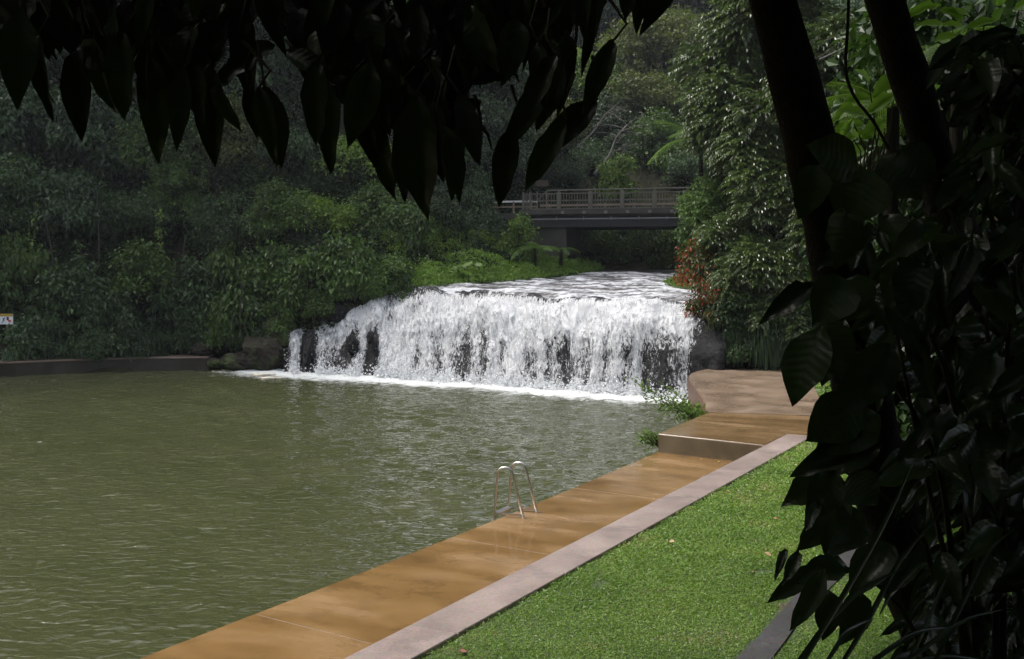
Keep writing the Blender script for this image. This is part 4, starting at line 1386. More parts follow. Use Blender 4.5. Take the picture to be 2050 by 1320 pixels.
for a in [
    (1402, 535, 38.6, 52, 'tier1', 'leaf_red', 'red tipped shrub leaning over the top of the falls'),
    (1418, 605, 37.0, 42, 'tier0', 'leaf_red', 'lower red tipped shrub hanging beside the falls'),
    (1405, 470, 47, 42, 'fine0', 'leaf_mid', 'green bush hiding the end of the bridge'),
    (1470, 620, 36.9, 48, 'fine0', 'leaf_dark', 'dark bush on the cliff above the footpath end'),
    (1540, 650, 36.9, 50, 'fine1', 'leaf_dark', 'dark bush overhanging the back edge of the footpath'),
    (1448, 640, 36.8, 30, 'fine2', 'leaf_dark', 'dark bush leaning over the wet rock next to the falls'),
    (1468, 700, 36.4, 26, 'fine1', 'leaf_dark', 'dark clump at the foot of the wet rock by the path'),
    (1435, 668, 36.9, 26, 'fine0', 'leaf_dark', 'little dark bush on the rock beside the falls'),
    (1510, 690, 36.5, 30, 'fine1', 'leaf_dark', 'little dark bush beside the hanging grass'),
    (1475, 685, 36.6, 34, 'fine2', 'leaf_dark', 'dark fern like bush at the wet rock by the footpath'),
    (1600, 700, 36.2, 45, 'fine0', 'leaf_dark', 'dark bush at the far lawn corner'),
    (1450, 560, 38.0, 45, 'fine1', 'leaf_mid', 'green bush behind the red tipped shrubs'),
    (1620, 640, 36.6, 60, 'fine2', 'leaf_dark', 'dark bush behind the lawn corner'),
]:
    tpx(*a, name='shrub', cat='shrub', group='shrubs at the footpath end', trunk_r=0.05, base=((8.3, 40.5) if a[5] == 'leaf_red' else None))
# the near bank to the right: in deep shade behind the leaning trunks
for a in [
    (1960, 260, 14, 330, 'fine0', 'leaf_dark', 'dark tree crown filling the upper corner behind the slender trunk'),
    (1900, 560, 17, 260, 'fine1', 'leaf_dark', 'dark tree in the shade behind the big leaved shrub'),
    (2060, 760, 12, 330, 'fine2', 'leaf_dark', 'dark bushy tree at the shaded picture edge'),
    (1830, 760, 24, 170, 'fine0', 'leaf_dark', 'dark bush beyond the lawn in the shade of the trunks'),
    (1790, 560, 27, 160, 'fine1', 'leaf_dark', 'shadowy tree between the lawn corner and the leaning trunks'),
]:
    tpx(*a, group='shaded trees of the near bank')

# ------------------------------------------------------------------ unseen forest added behind the viewpoint to block its light
def foliage_mass(name, P, rg, Ln, Wd, mat, label, cat='foliage', kind='stuff', parent=None):
    n = len(P)
    V, F = leaf_quads(P, rg.normal(0, 1, (n, 3)) + (0, 0, -0.5), rg.normal(0, 0.6, (n, 3)) + (0, 0, 0.6), Ln * rg.uniform(.6, 1.2, n), Wd * rg.uniform(.7, 1.2, n))
    o = link(name, mesh(name, V, F, M[mat], False, {'tint': ('FACE', rg.random(n))}), None)
    if parent is not None:
        o.parent = parent; o.matrix_parent_inverse = Matrix.Translation(-parent.location)
        o['kind'] = kind
    else:
        tag(o, label, cat, kind=kind)
    return o


rg = np.random.default_rng(31)
n = 17000
P = np.stack([rg.uniform(-16, 16, n), rg.uniform(-9, -3.2, n), rg.uniform(1.5, 13, n)], 1)
foliage_mass('shade_foliage', P, rg, 0.55, 0.3, 'leaf_dark', 'unseen dark foliage added behind the viewpoint to block light')

# hillside wood that fills the gaps between the trees one can tell apart
n = 190000
xs = np.concatenate([rg.uniform(-28, 7, n), rg.uniform(-45, 40, n // 2), rg.uniform(7, 22, 12000)]); ys = np.concatenate([rg.uniform(45.5, 68, n), rg.uniform(60, 135, n // 2), rg.uniform(38.5, 58, 12000)])
dd = np.minimum(polydist(xs, ys, POOL), polydist(xs, ys, RIVER))
hh = ground_h(xs, ys)
okk = (dd > np.where(xs < -10, 1.35, 1.0)) & ~((np.abs(ys - 58) < 4) & (xs > -9) & (xs < 14))
xs, ys, hh, dd = xs[okk], ys[okk], hh[okk], dd[okk]
zz = hh + rg.random(len(xs)) ** 0.7 * (0.5 + 1.3 * smooth(2, 9, dd)) * (0.4 + 1.2 * fbm(np.stack([xs * .25, ys * .25, xs * 0], 1), 2))
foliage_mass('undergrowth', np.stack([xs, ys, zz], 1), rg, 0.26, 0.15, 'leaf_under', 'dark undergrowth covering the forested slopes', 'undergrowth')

# unseen foliage above the view, added to cut sky light and pool reflections
PC = []
for (a0, a1, e0, e1, d0, d1, n) in [(-62, 1, 14.5, 37, 56, 68, 46000), (2, 12, 14.5, 21, 95, 110, 6000), (12, 44, 15, 40, 40, 50, 17000)]:
    az, d_r = np.radians(rg.uniform(a0, a1, n)), rg.uniform(d0, d1, n)
    top = e1 - 7 * fbm(np.stack([az * 14, az * 0, az * 0 + 3], 1), 3)
    el = np.radians(e0 + (top - e0) * rg.random(n))
    PC.append(np.stack([np.sin(az) * d_r, np.cos(az) * d_r, CAMZ + np.tan(el) * d_r], 1))
foliage_mass('sky_block_foliage', np.concatenate(PC), rg, 0.62, 0.36, 'leaf_under', 'unseen high foliage added above the gorge to block sky light', 'canopy')
# ------------------------------------------------------------------ ground cover on the river bank
rg = np.random.default_rng(41)


def cover_patch(poly_px, zfun, n, Ln, Wd, hmax, mat, name, label, Yr=None, cat='plants', up=0.7):
    P = []
    poly = np.array([onz(*q)[:2] if len(q) == 3 else q for q in poly_px])
    lo, hi = poly.min(0), poly.max(0)
    while len(P) < n:
        c = rg.uniform(lo, hi, (n, 2))
        c = c[polydist(c[:, 0], c[:, 1], poly) < 0]
        P.extend(c)
    P = np.array(P[:n])
    mound = fbm(np.stack([P[:, 0] * 1.1, P[:, 1] * 1.1, P[:, 0] * 0], 1), 3)
    edge = smooth(0, 0.7, -polydist(P[:, 0], P[:, 1], poly))
    z = zfun(P[:, 0], P[:, 1]) + rg.random(n) ** 0.6 * hmax * (0.3 + 1.3 * mound) * (0.35 + 0.65 * edge)
    V, F = leaf_quads(np.c_[P, z], rg.normal(0, 0.8, (n, 3)) + (0, -0.2, 0.15), rg.normal(0, 0.45, (n, 3)) + (0, -0.2, up), Ln * rg.uniform(.6, 1.3, n), Wd * rg.uniform(.7, 1.3, n))
    o = link(name, mesh(name, V, F, M[mat], False, {'tint': ('FACE', np.clip(mound * 0.7 + rg.random(n) * 0.4, 0, 1))}))
    tag(o, label, cat, kind='stuff')


bankz = lambda x, y: np.maximum(river_z(x, y) + 0.02, ground_h(x, y) - 0.1)
cover_patch([(-4.6, 46.6), (-3.3, 46.5), (-0.4, 49.6), (2.2, 53.4), (4.9, 58.0), (3.6, 59.2), (0.5, 56.0), (-1.6, 53.2), (-5.4, 49.0)], bankz, 15000, 0.17, 0.075, 0.55, 'leaf_cover', 'ground_cover', 'bright green ground cover along the river bank above the falls')
cover_patch([(-5.0, 49.0), (-1.6, 53.2), (1.2, 56.6), (-1.0, 58.0), (-4.2, 55), (-7.5, 51)], lambda x, y: ground_h(x, y), 9000, 0.22, 0.06, 0.9, 'leaf_light', 'slope_plants', 'weedy green plants on the slope below the bridge approach')
cover_patch([(6.9, 44.6), (8.4, 44.2), (8.9, 47.6), (7.4, 49.0), (6.4, 47.2)], lambda x, y: river_z(x, y), 3600, 0.22, 0.035, 0.5, 'leaf_cover', 'river_grass', 'bright green grass tuft in the river above the falls', cat='grass')

# round leaved water plants at the edge of the ground cover
me_r = None
a = np.linspace(0, 2 * math.pi, 12, endpoint=False)
Vr = np.concatenate([np.stack([np.cos(a) * (1 + 0.25 * (np.cos(a) > 0.8)), np.sin(a) * 0.8, -0.15 * np.abs(np.sin(a))], 1), [[0, 0, 0.05]]])
me_r = mesh('leaf_blade', Vr, np.array([(k, (k + 1) % 12, 12) for k in range(12)]), M['leaf_fern'], True, {'tint': ('FACE', np.full(12, .6))})
tk = MB().tube([(0, 0, 0), (0.03, 0, 0.5), (0, 0, 1.0)], 0.012, 5)
me_s = mesh('stalk', np.concatenate(tk.V), np.concatenate(tk.F4), M['twig'])
pl_ = thing('taro_plant', 'clump of broad round leaved water plants at the start of the ground cover', 'plant', (*at(890, 545, 48.2)[:2], 3.6))
for k in range(26):
    p = at(rg.uniform(852, 968), rg.uniform(526, 556), 48.2 + rg.uniform(-.7, 1.5)) - np.array(pl_.location)
    r_ = rg.uniform(0.13, 0.24)
    o = link('leaf', me_r, pl_, p); o.scale = (r_, r_, r_); o.rotation_euler = (rg.uniform(.2, .8), rg.uniform(-.4, .4), rg.uniform(0, 6))
    o = link('stalk', me_s, pl_, p - (0, 0, 0.5)); o.scale = (1, 1, 0.5)

# ------------------------------------------------------------------ ferns
def frond_mesh(seed, Lf=2.0, pairs=26, wide=0.42, droop=0.55):
    rg = np.random.default_rng(seed)
    V, F, tint = [], [], []
    n0 = 0
    t = np.linspace(0, 1, 14)
    rc = np.stack([t * Lf * (1 - 0.12 * t), 0 * t, Lf * (0.35 * t - droop * t * t)], 1)
    tv_, tf2 = tube(rc, np.linspace(0.022, 0.005, 14), 5)
    P, D, N_, S_ = [], [], [], []
    for k in range(pairs):
        f = 0.08 + 0.92 * k / pairs
        p = np.array([np.interp(f, t, rc[:, j]) for j in range(3)])
        ax_ = norm(np.array([np.interp(min(1, f + .03), t, rc[:, j]) for j in range(3)]) - p)
        pl = wide * Lf * math.sin(math.pi * (0.12 + 0.86 * f)) ** 0.8 * 0.75
        for sg_ in (-1, 1):
            dirp = norm(np.array((0, sg_, 0)) + ax_ * 0.45 + np.array((0, 0, -0.25)))
            m_ = 11
            for q in range(m_):
                u_ = (q + 0.5) / m_
                pp = p + dirp * pl * u_ - np.array((0, 0, 0.12 * pl * u_ * u_))
                for s2 in (-1, 1):
                    P.append(pp); D.append(ax_ * s2 + dirp * 0.5); N_.append((0, 0, 1.0) + rg.normal(0, .12, 3)); S_.append((1 - 0.75 * u_))
    P, D, N_, S_ = map(np.array, (P, D, N_, S_))
    ll = 0.055 * Lf * 0.75
    LV, LF = leaf_quads(P, D, N_, ll * S_, ll * 0.42 * S_ + 0.004, 0.05, 0.1)
    mv = np.concatenate([LV, tv_]); mf = np.concatenate([LF, tf2 + len(LV)])
    return mesh('frond', mv, mf, M['leaf_fern'], False, {'tint': ('FACE', np.concatenate([rg.random(len(LF)), np.zeros(len(tf2))]))})


FR = [frond_mesh(1), frond_mesh(2, droop=0.75), frond_mesh(3, droop=0.35)]


def tree_fern(p, n, s, label, base_z=None, dirs=None, el=0.3):
    bz = gz(p[0], p[1]) if base_z is None else base_z
    e = thing('tree_fern', label, 'fern', (p[0], p[1], bz))
    H = p[2] - bz
    o = link('trunk', TRUNK, e); o.scale = (0.09, 0.09, max(0.2, H))
    for k in range(n):
        az = (dirs[k] if dirs else k / n * 6.28 + rt.uniform(-.2, .2))
        o = link('frond', FR[k % 3], e, (0, 0, H)); o.scale = (s, s, s); o.rotation_euler = (rt.uniform(-.2, .2), -el + rt.uniform(-.25, .25), az)
    return e


tree_fern(at(1400, 283, 43), 9, 1.15, 'arching tree fern reaching out over the river in front of the mist', el=0.15)
tree_fern(at(1068, 498, 53.5), 7, 0.75, 'pale green fern spreading over the ground cover in front of the abutment', el=0.1)
tree_fern(at(1120, 500, 55), 5, 0.6, 'small fern beside the dark bridge abutment', el=0.1)
tree_fern(at(1775, 215, 12.0), 8, 0.42, 'bright backlit fern between the two leaning trunks', el=0.2, dirs=[2.6, 3.0, 3.4, 3.8, 2.2, 0.3, 5, 1.2])
tree_fern(at(1905, 95, 12.5), 7, 0.36, 'fern behind the slender trunk high in the shade', el=0.2)

# ------------------------------------------------------------------ bare pale branches and creepers
def bare_branch(p0, p1, label, seed, r=0.07):
    rg = np.random.default_rng(seed)
    e = thing('dead_tree', label, 'dead tree', p0)
    a, b_ = np.zeros(3), np.asarray(p1) - np.asarray(p0)
    main = spline(np.array([a, b_ * 0.35 + (0.25, 0, 0.1), b_ * 0.7 + (-0.1, 0, 0.1), b_]), 14)
    MB().tube(main, np.linspace(r, r * 0.3, 14), 6).build('trunk', M['bark_pale'], e, True)
    for k in range(9):
        i = rg.integers(4, 13)
        q = main[i]; L_ = np.linalg.norm(b_) * rg.uniform(0.25, 0.55)
        d = norm(np.array((rg.uniform(-1, 1.3), rg.uniform(-.5, .5), rg.uniform(-0.2, 0.7))))
        br_ = MB()
        tw = spline(np.array([q, q + d * L_ * .5 + (0, 0, .1), q + d * L_ + (0, 0, -.15)]), 8)
        br_.tube(tw, np.linspace(r * 0.35, r * 0.1, 8), 5)
        for j in range(3):
            q2 = tw[rg.integers(3, 7)]
            d2 = norm(d + rg.normal(0, .6, 3))
            br_.tube(np.array([q2, q2 + d2 * L_ * .2, q2 + d2 * L_ * .38 + (0, 0, -.08)]), (r * .15, r * .1, r * .06), 4)
        br_.build('branch', M['bark_pale'], e, True)


bare_branch(at(1190, 350, 68), at(1255, 250, 69), 'bare pale forked branch rising behind the bridge', 3, 0.11)
bare_branch(at(1150, 300, 72), at(1240, 205, 73), 'thin bare twigs in the mist above the forked branch', 5, 0.06)
bare_branch(at(1640, 120, 30), at(1760, 60, 30), 'bare grey twigs between the two leaning trunks', 8, 0.03)
for k, (px, y0, y1, Yd) in enumerate([(1220, 60, 150, 118), (1292, 15, 60, 110), (1147, 55, 95, 112), (1226, 190, 235, 90), (1285, 225, 270, 82), (1180, 240, 290, 86), (1352, 40, 100, 100), (1105, 95, 150, 110)]):
    a, b_ = at(px, y1, Yd), at(px, y0, Yd)
    e = thing('pale_trunk', 'slim pale tree trunk showing through the foliage of the misty slope', 'tree trunk', (a[0], a[1], a[2]), 'pale trunks on the misty slope')
    MB().tube(spline(np.array([[0, 0, -1.5], [0.1, 0, (b_ - a)[2] * .5], [0, 0, (b_ - a)[2]]]), 6), np.linspace(.16, .10, 6), 7).build('trunk', M['bark_pale'], e, True)


M['stem'] = simple('stem_bark', (0.05, 0.046, 0.036), 0.85, spec=0.1)
for k, (px, y0, y1, Yd) in enumerate([(372, 470, 690, 48.2), (452, 440, 660, 48.4), (520, 380, 620, 48.8), (610, 420, 600, 48.6), (95, 420, 640, 48.0), (205, 380, 560, 49.5), (490, 560, 735, 46.6), (500, 90, 300, 60.0), (545, 130, 330, 60.0)]):
    a, b_ = at(px + 10 * math.sin(k * 2.3), y1, Yd), at(px, y0, Yd)
    e = thing('grey_stem', 'slim grey stem showing among the leaves of the shaded forest bank', 'tree trunk', a, 'grey stems of the forest bank')
    h_ = b_ - a
    MB().tube(spline(np.array([[0, 0, -.5], h_ * .3 + (.3 * math.sin(k * 1.9), 0, 0), h_ * .6 - (.3 * math.cos(k), 0, 0), h_ + (.25 * math.sin(k), 0, 0)]), 9), np.linspace(.055, .018, 9), 6).build('trunk', M['stem'], e, True)
    for j in range(3):
        q = h_ * (.45 + .17 * j); d2 = np.array((math.sin(k * 3 + j * 2.2), -.3, .55))
        MB().tube(np.array([q, q + d2 * .35, q + d2 * .8 + (0, 0, -.1)]), (.022, .016, .008), 5).build('branch', M['stem'], e, True)


def creeper(px, y0, y1, Yd, label, n=120, mat='leaf_mid', Ln=0.17):
    a, b_ = at(px, y0, Yd), at(px + rg.uniform(-18, 18), y1, Yd)
    e = thing('creeper', label, 'creeper', b_, 'creepers on the forest bank')
    ln_ = spline(np.array([a - b_, (a - b_) * .5 + rg.normal(0, .18, 3), np.zeros(3)]), 12)
    MB().tube(ln_, 0.014, 4).build('stem', M['twig'], e)
    t = rg.random(n)
    P = np.stack([np.interp(t, np.linspace(0, 1, 12), ln_[:, k]) for k in range(3)], 1) + rg.normal(0, .10, (n, 3))
    V, F = leaf_quads(P, rg.normal(0, .5, (n, 3)) + (0, -.3, -.7), rg.normal(0, .4, (n, 3)) + (0, -.5, .6), Ln * rg.uniform(.6, 1.2, n), Ln * .6 * rg.uniform(.7, 1.2, n))
    link('leaves', mesh('leaves', V, F, M[mat], False, {'tint': ('FACE', rg.random(n))}), e)


for k, (px, y0, y1, Yd, lb) in enumerate([(525, 330, 520, 52.4, 'yellowish creeper hanging straight down above the mossy bluff'), (455, 380, 600, 50.2, 'creeper hanging in front of the narrow tree, above the small water shrub'),
                                          (500, 420, 690, 48.6, 'long creeper trailing down to the mossy bluff'), (430, 500, 700, 48.2, 'thin creeper beside the small water shrub'), (75, 400, 620, 48.6, 'creeper hanging above the warning sign'),
                                          (110, 440, 560, 49.6, 'short creeper crossing the dark hollow of the bank'), (590, 380, 540, 51.5, 'creeper in the leafy tree over the end of the falls'), (30, 300, 520, 50.5, 'creeper in the tree at the picture edge'),
                                          (700, 420, 560, 50.5, 'creeper on the light green tree above the falls'), (370, 500, 640, 48.4, 'creeper right of the light rounded shrub'),
                                          (160, 480, 700, 47.6, 'creeper curtain hanging down to the middle of the bank wall'), (230, 560, 700, 47.4, 'short creeper below the light rounded shrub'), (320, 420, 600, 49.0, 'creeper above the light rounded shrub'), (545, 480, 640, 47.6, 'creeper trailing above the outer trickle of the falls'), (410, 330, 480, 52.6, 'pale creeper below the longest hanging leaf'), (640, 480, 600, 48.2, 'creeper over the dark boulder of the falls')]):
    creeper(px, y0, y1, Yd, lb, mat=['leaf_light', 'leaf_mid', 'leaf_mid', 'leaf_yellow'][k % 4])

# hanging grass on the cliff behind the footpath
hg = thing('hanging_grass', 'long drooping grass tuft hanging over the back of the footpath', 'grass', at(1535, 700, 36.4))
n = 300
a_ = rg.uniform(0, 6.28, n); r_ = rg.random(n) ** .5
t0 = np.stack([.6 * r_ * np.cos(a_), rg.uniform(-.15, .35, n), .35 + .5 * r_ * np.sin(a_)], 1)
Vs, Fs = [], []
for k in range(n):
    L_ = rg.uniform(.35, 1.15); ox = rg.uniform(-.25, .25)
    c_ = np.array([t0[k], t0[k] + (ox * .4, -.22, .12 * L_), t0[k] + (ox * .8, -.42, -.25 * L_), t0[k] + (ox, -.5, -.8 * L_)])
    w_ = np.array((.02, .028, .022, .003))[:, None] * np.array((1, 0, 0))
    Vs.append(np.concatenate([c_ - w_, c_ + w_])); b0_ = 8 * k
    Fs += [(b0_ + j, b0_ + j + 1, b0_ + j + 5, b0_ + j + 4) for j in range(3)]
o = link('blades', mesh('blades', np.concatenate(Vs), np.array(Fs), M['leaf_dark'], False, {'tint': ('FACE', np.repeat(rg.random(n), 3))}), hg); o['kind'] = 'stuff'

# ------------------------------------------------------------------ leafy branches growing out of the promenade wall over the water
def spray_plant(name, root, tips, label, leaf=0.16, n=52, mat='leaf_cover'):
    e = thing(name, label, 'plant', root)
    P, D = [], []
    for tpt in tips:
        v = np.asarray(tpt) - root
        ln_ = spline(np.array([np.zeros(3), v * .5 + (0, 0, .08) + rg.normal(0, .05, 3), v]), 9)
        MB().tube(ln_, np.linspace(.014, .004, 9), 5).build('stem', M['twig'], e, True)
        t = rg.random(n) ** .7
        q = np.stack([np.interp(t, np.linspace(0, 1, 9), ln_[:, k]) for k in range(3)], 1)
        P.append(q + rg.normal(0, .06, (n, 3))); D.append(norm(v) * .4 + rg.normal(0, .7, (n, 3)) + (0, 0, .1))
    P, D = np.concatenate(P), np.concatenate(D)
    m_ = len(P)
    V, F = leaf_quads(P, D, rg.normal(0, .4, (m_, 3)) + (0, -.2, .9), leaf * rg.uniform(.6, 1.2, m_), leaf * .34 * rg.uniform(.7, 1.2, m_))
    link('leaves', mesh('leaves', V, F, M[mat], False, {'tint': ('FACE', rg.random(m_))}), e)


r0 = at(1400, 842, 27.4)
spray_plant('wall_bush', r0, [at(px, py, Yd) for px, py, Yd in [(1262, 760, 27.8), (1290, 775, 27.4), (1300, 800, 27.0), (1330, 770, 27.9), (1338, 800, 27.3), (1318, 822, 27.2), (1365, 800, 27.6), (1375, 825, 27.2), (1352, 838, 27.0), (1395, 812, 27.7), (1405, 830, 27.3), (1280, 790, 27.6)]],
            'leafy green branches growing from the platform edge out over the pool')
r1 = at(1318, 895, 24.6)
spray_plant('wall_bush', r1, [at(px, py, 24.4) for px, py in [(1276, 880), (1285, 868), (1300, 872), (1290, 890), (1308, 866)]], 'small leafy sprig at the water edge below the platform corner', n=22)

# ------------------------------------------------------------------ mown grass
nb = 330000
t = rg.uniform(-1.5, 28, nb * 2); s = rg.random(nb * 2) ** 0.9 * 5.2
dist = np.hypot(*(K0 + t[:, None] * HD + s[:, None] * HN).T)
keep = rg.random(nb * 2) < np.clip((11.5 / dist) ** 2, 0.05, 1) * 1.0
strip = (s > 2.69) & (s < 3.03) & (t < 7.6)
pat = fbm(np.stack([t * 1.4, s * 1.4, t * 0], 1), 3)
bare_ = ((t - 8.8) / 1.4) ** 2 + ((s - 2.55) / .8) ** 2 < .8
keep &= ~strip & ~(bare_ & (rg.random(nb * 2) < .93)) & (pat > 0.16)
keep &= ~((s < 0.10) & (rg.random(nb * 2) < 0.45))
s = s - 0.16 * (fbm(np.stack([t * 2.2, t * 0, t * 0], 1), 3) - 0.42)
t, s, dist, pat = t[keep][:nb], s[keep][:nb], dist[keep][:nb], pat[keep][:nb]
n = len(t)
P = np.c_[K0 + t[:, None] * HD + (s + s_edge(t))[:, None] * HN, lawn_z(t, s) - 0.004]
k_ = np.clip(dist / 13, .8, 2.0)
az = rg.uniform(0, 6.28, n)
D = np.stack([np.cos(az) * .9, np.sin(az) * .9, rg.uniform(.35, 1.3, n)], 1)
Nn = rg.normal(0, .5, (n, 3)) + (0, 0, 1)
V, F = leaf_quads(P, D, Nn, rg.uniform(.03, .062, n) * k_, rg.uniform(.006, .011, n) * k_ * 1.3, 0.1, 0.35)
tint = np.clip(pat * .9 - .1 + rg.random(n) * .42, 0, 0.88)
tint[rg.random(n) < 0.015 + 0.05 * smooth(.5, .75, pat)] = 0.97
tag(link('grass', mesh('grass', V, F, M['grass'], False, {'tint': ('FACE', tint)})), 'short mown green grass of the sloping lawn', 'grass', kind='stuff')

# fallen leaves
lm = []
for k, c_ in enumerate([(0.30, 0.16, 0.07), (0.38, 0.25, 0.13), (0.26, 0.10, 0.06), (0.42, 0.33, 0.08)]):
    tt_ = np.linspace(0, 1, 6); w_ = 0.36 * np.sin(np.pi * np.clip(tt_, .02, .98)) ** .8
    A = np.stack([-w_, tt_, .18 * np.abs(w_) + .10 * np.sin(tt_ * 4 + k)], 1); B_ = np.stack([0 * w_, tt_, .03 + .10 * np.sin(tt_ * 4 + k)], 1); C_ = A * (-1, 1, 1)
    i = np.arange(5)
    lm.append(mesh('fallen_leaf', np.concatenate([A, B_, C_]) - (0, .5, .03), np.concatenate([np.stack([i, i + 1, i + 7, i + 6], 1), np.stack([i + 6, i + 7, i + 13, i + 12], 1)]), simple('dry_leaf_%d' % k, c_, .6, scale=9)))
for k in range(46):
    if k < 34:
        t_, s_ = rg.uniform(-1, 16), rg.uniform(.15, 2.5) if k < 26 else rg.uniform(3.2, 3.7)
        p = K0 + t_ * HD + (s_ + float(s_edge(t_))) * HN
        z_ = float(lawn_z(np.array(t_), np.array(s_))) + 0.035; lb, gp = 'small curled fallen leaf lying on the mown lawn', 'fallen leaves on the lawn'
    else:
        p = PA + (PB - PA) * rg.uniform(.45, .97) + np.array((d_[1], -d_[0])) * rg.uniform(.05, .35)
        z_ = 0.215; lb, gp = 'small dead leaf swept against the concrete step', 'dead leaves by the step'
    o = link('fallen_leaf', lm[k % 4], None, (*p, z_)); sc = rg.uniform(.045, .10) * (1 if k < 34 else .7)
    o.scale = (sc, sc, sc); o.rotation_euler = (rg.uniform(-.3, .3), rg.uniform(-.3, .3), rg.uniform(0, 6.28))
    tag(o, lb, 'leaf', gp)
# ------------------------------------------------------------------ near trees: two leaning trunks, hanging leaves, big leaved shrub
def glossy_leaf(name, c0, c1, rough, transl, veins=True):
    m, nt, out, N, L = nodes(name)
    a = N('Attribute', _attribute_name='luv')
    sp = N('SeparateXYZ'); L(a.outputs['Vector'], sp.inputs[0])
    ab = N('Math', _operation='ABSOLUTE'); L(sp.outputs[0], ab.inputs[0])
    ma = N('Math', _operation='MULTIPLY_ADD'); L(ab.outputs[0], ma.inputs[0]); ma.inputs[1].default_value = -0.30; L(sp.outputs[1], ma.inputs[2])
    mm = N('Math', _operation='MULTIPLY'); L(ma.outputs[0], mm.inputs[0]); mm.inputs[1].default_value = 62.0
    sn = N('Math', _operation='SINE'); L(mm.outputs[0], sn.inputs[0])
    oi = N('ObjectInfo')
    r = ramp(N, L, oi.outputs['Random'], [(0.0, c0), (1.0, c1)])
    b = N('BsdfPrincipled', Roughness=rough)
    b.inputs['Specular IOR Level'].default_value = 0.4
    L(r.outputs[0], b.inputs['Base Color'])
    if veins:
        bump(N, L, sn.outputs[0], b, 0.12, 0.002)
    if transl > 0:
        t = N('BsdfTranslucent'); L(r.outputs[0], t.inputs[0])
        x = N('MixShader'); x.inputs[0].default_value = transl; L(b.outputs[0], x.inputs[1]); L(t.outputs[0], x.inputs[2]); L(x.outputs[0], out.inputs[0])
    else:
        L(b.outputs[0], out.inputs[0])
    return m


M['near_leaf'] = glossy_leaf('near_leaf', (0.013, 0.022, 0.007), (0.032, 0.050, 0.012), 0.45, 0.2)
M['near_glossy'] = glossy_leaf('near_glossy', (0.018, 0.034, 0.010), (0.042, 0.072, 0.016), 0.27, 0.22)
M['near_bright'] = glossy_leaf('near_bright', (0.15, 0.30, 0.03), (0.22, 0.40, 0.045), 0.35, 0.6)  # raised green stands in for light shining through the leaves


def big_leaf(seed, wavy=0.03, bend=0.25, fold=0.22, asp=1.0, acum=1.0):
    """unit leaf along +Y, half width 0.5, face +Z"""
    rg = np.random.default_rng(seed)
    t = np.array([0, .06, .16, .30, .46, .62, .76, .87, .95, 1.0])
    w = 0.5 * np.array([.02, .32, .66, .93, 1.0, .90, .66, .38, .15, .0])
    V, UV = [], []
    for k, tt_ in enumerate(t):
        for x in (-1, -.55, 0, .55, 1):
            wv = wavy * math.sin(tt_ * 17 + seed + (2 if x > 0 else 0)) * abs(x)
            V.append((x * w[k] * (1 + .04 * math.sin(seed * 3 + tt_ * 9)), tt_, -bend * tt_ * tt_ + fold * abs(x) * w[k] + wv))
            UV.append((x * w[k], tt_, 0))
    F = grid_faces(len(t), 5)[:, ::-1]
    return mesh('leaf', V, F, None, True, {'luv': ('POINT', np.array(UV))})


LEAFS = {}
for mk_ in ('near_leaf', 'near_glossy', 'near_bright'):
    LEAFS[mk_] = []
    for k in range(6):
        me = big_leaf(k + 1, 0.02 + .008 * k, 0.10 + .07 * k, 0.15 + .05 * (k % 3))
        me.materials.append(M[mk_]); LEAFS[mk_].append(me)


def put_leaf(parent, base, tip, width, facing, mk_='near_leaf', k=0, name='leaf', label=None):
    base, tip = np.asarray(base, float), np.asarray(tip, float)
    d = tip - base; Ln = np.linalg.norm(d); d /= Ln
    s = norm(np.cross(d, facing)); n_ = np.cross(s, d)
    o = link(name, LEAFS[mk_][k % 6], parent)
    b_ = base - np.array(parent.location)
    o.matrix_basis = Matrix(((s[0] * width, d[0] * Ln, n_[0] * Ln, b_[0]), (s[1] * width, d[1] * Ln, n_[1] * Ln, b_[1]), (s[2] * width, d[2] * Ln, n_[2] * Ln, b_[2]), (0, 0, 0, 1)))
    if label: o['label'] = label
    return o


def leaf_bunch(parent, bases, tips, widths, facings, mk_, name='foliage'):
    """many big leaves joined, for those too deep in the mass to pick apart"""
    me = LEAFS[mk_][2]
    n = len(me.vertices); co = np.zeros(n * 3); me.vertices.foreach_get('co', co); co = co.reshape(-1, 3)
    F = grid_faces(10, 5)[:, ::-1]
    d = np.asarray(tips) - np.asarray(bases); Ln = np.linalg.norm(d, axis=1)[:, None]; d = d / Ln
    s = norm(np.cross(d, facings)); n_ = np.cross(s, d)
    V = np.asarray(bases)[:, None] + s[:, None] * (co[None, :, :1] * np.asarray(widths)[:, None, None]) + d[:, None] * (co[None, :, 1:2] * Ln[:, None]) + n_[:, None] * (co[None, :, 2:3] * Ln[:, None])
    k_ = len(d)
    luv = np.tile(np.c_[co[:, :2], 0 * co[:, 0]], (k_, 1))
    o = link(name, mesh(name, V.reshape(-1, 3) - np.array(parent.location), (F[None] + (np.arange(k_) * n)[:, None, None]).reshape(-1, 4), M[mk_], True, {'luv': ('POINT', luv)}), parent)
    o['kind'] = 'stuff'
    return o


rg = np.random.default_rng(51)
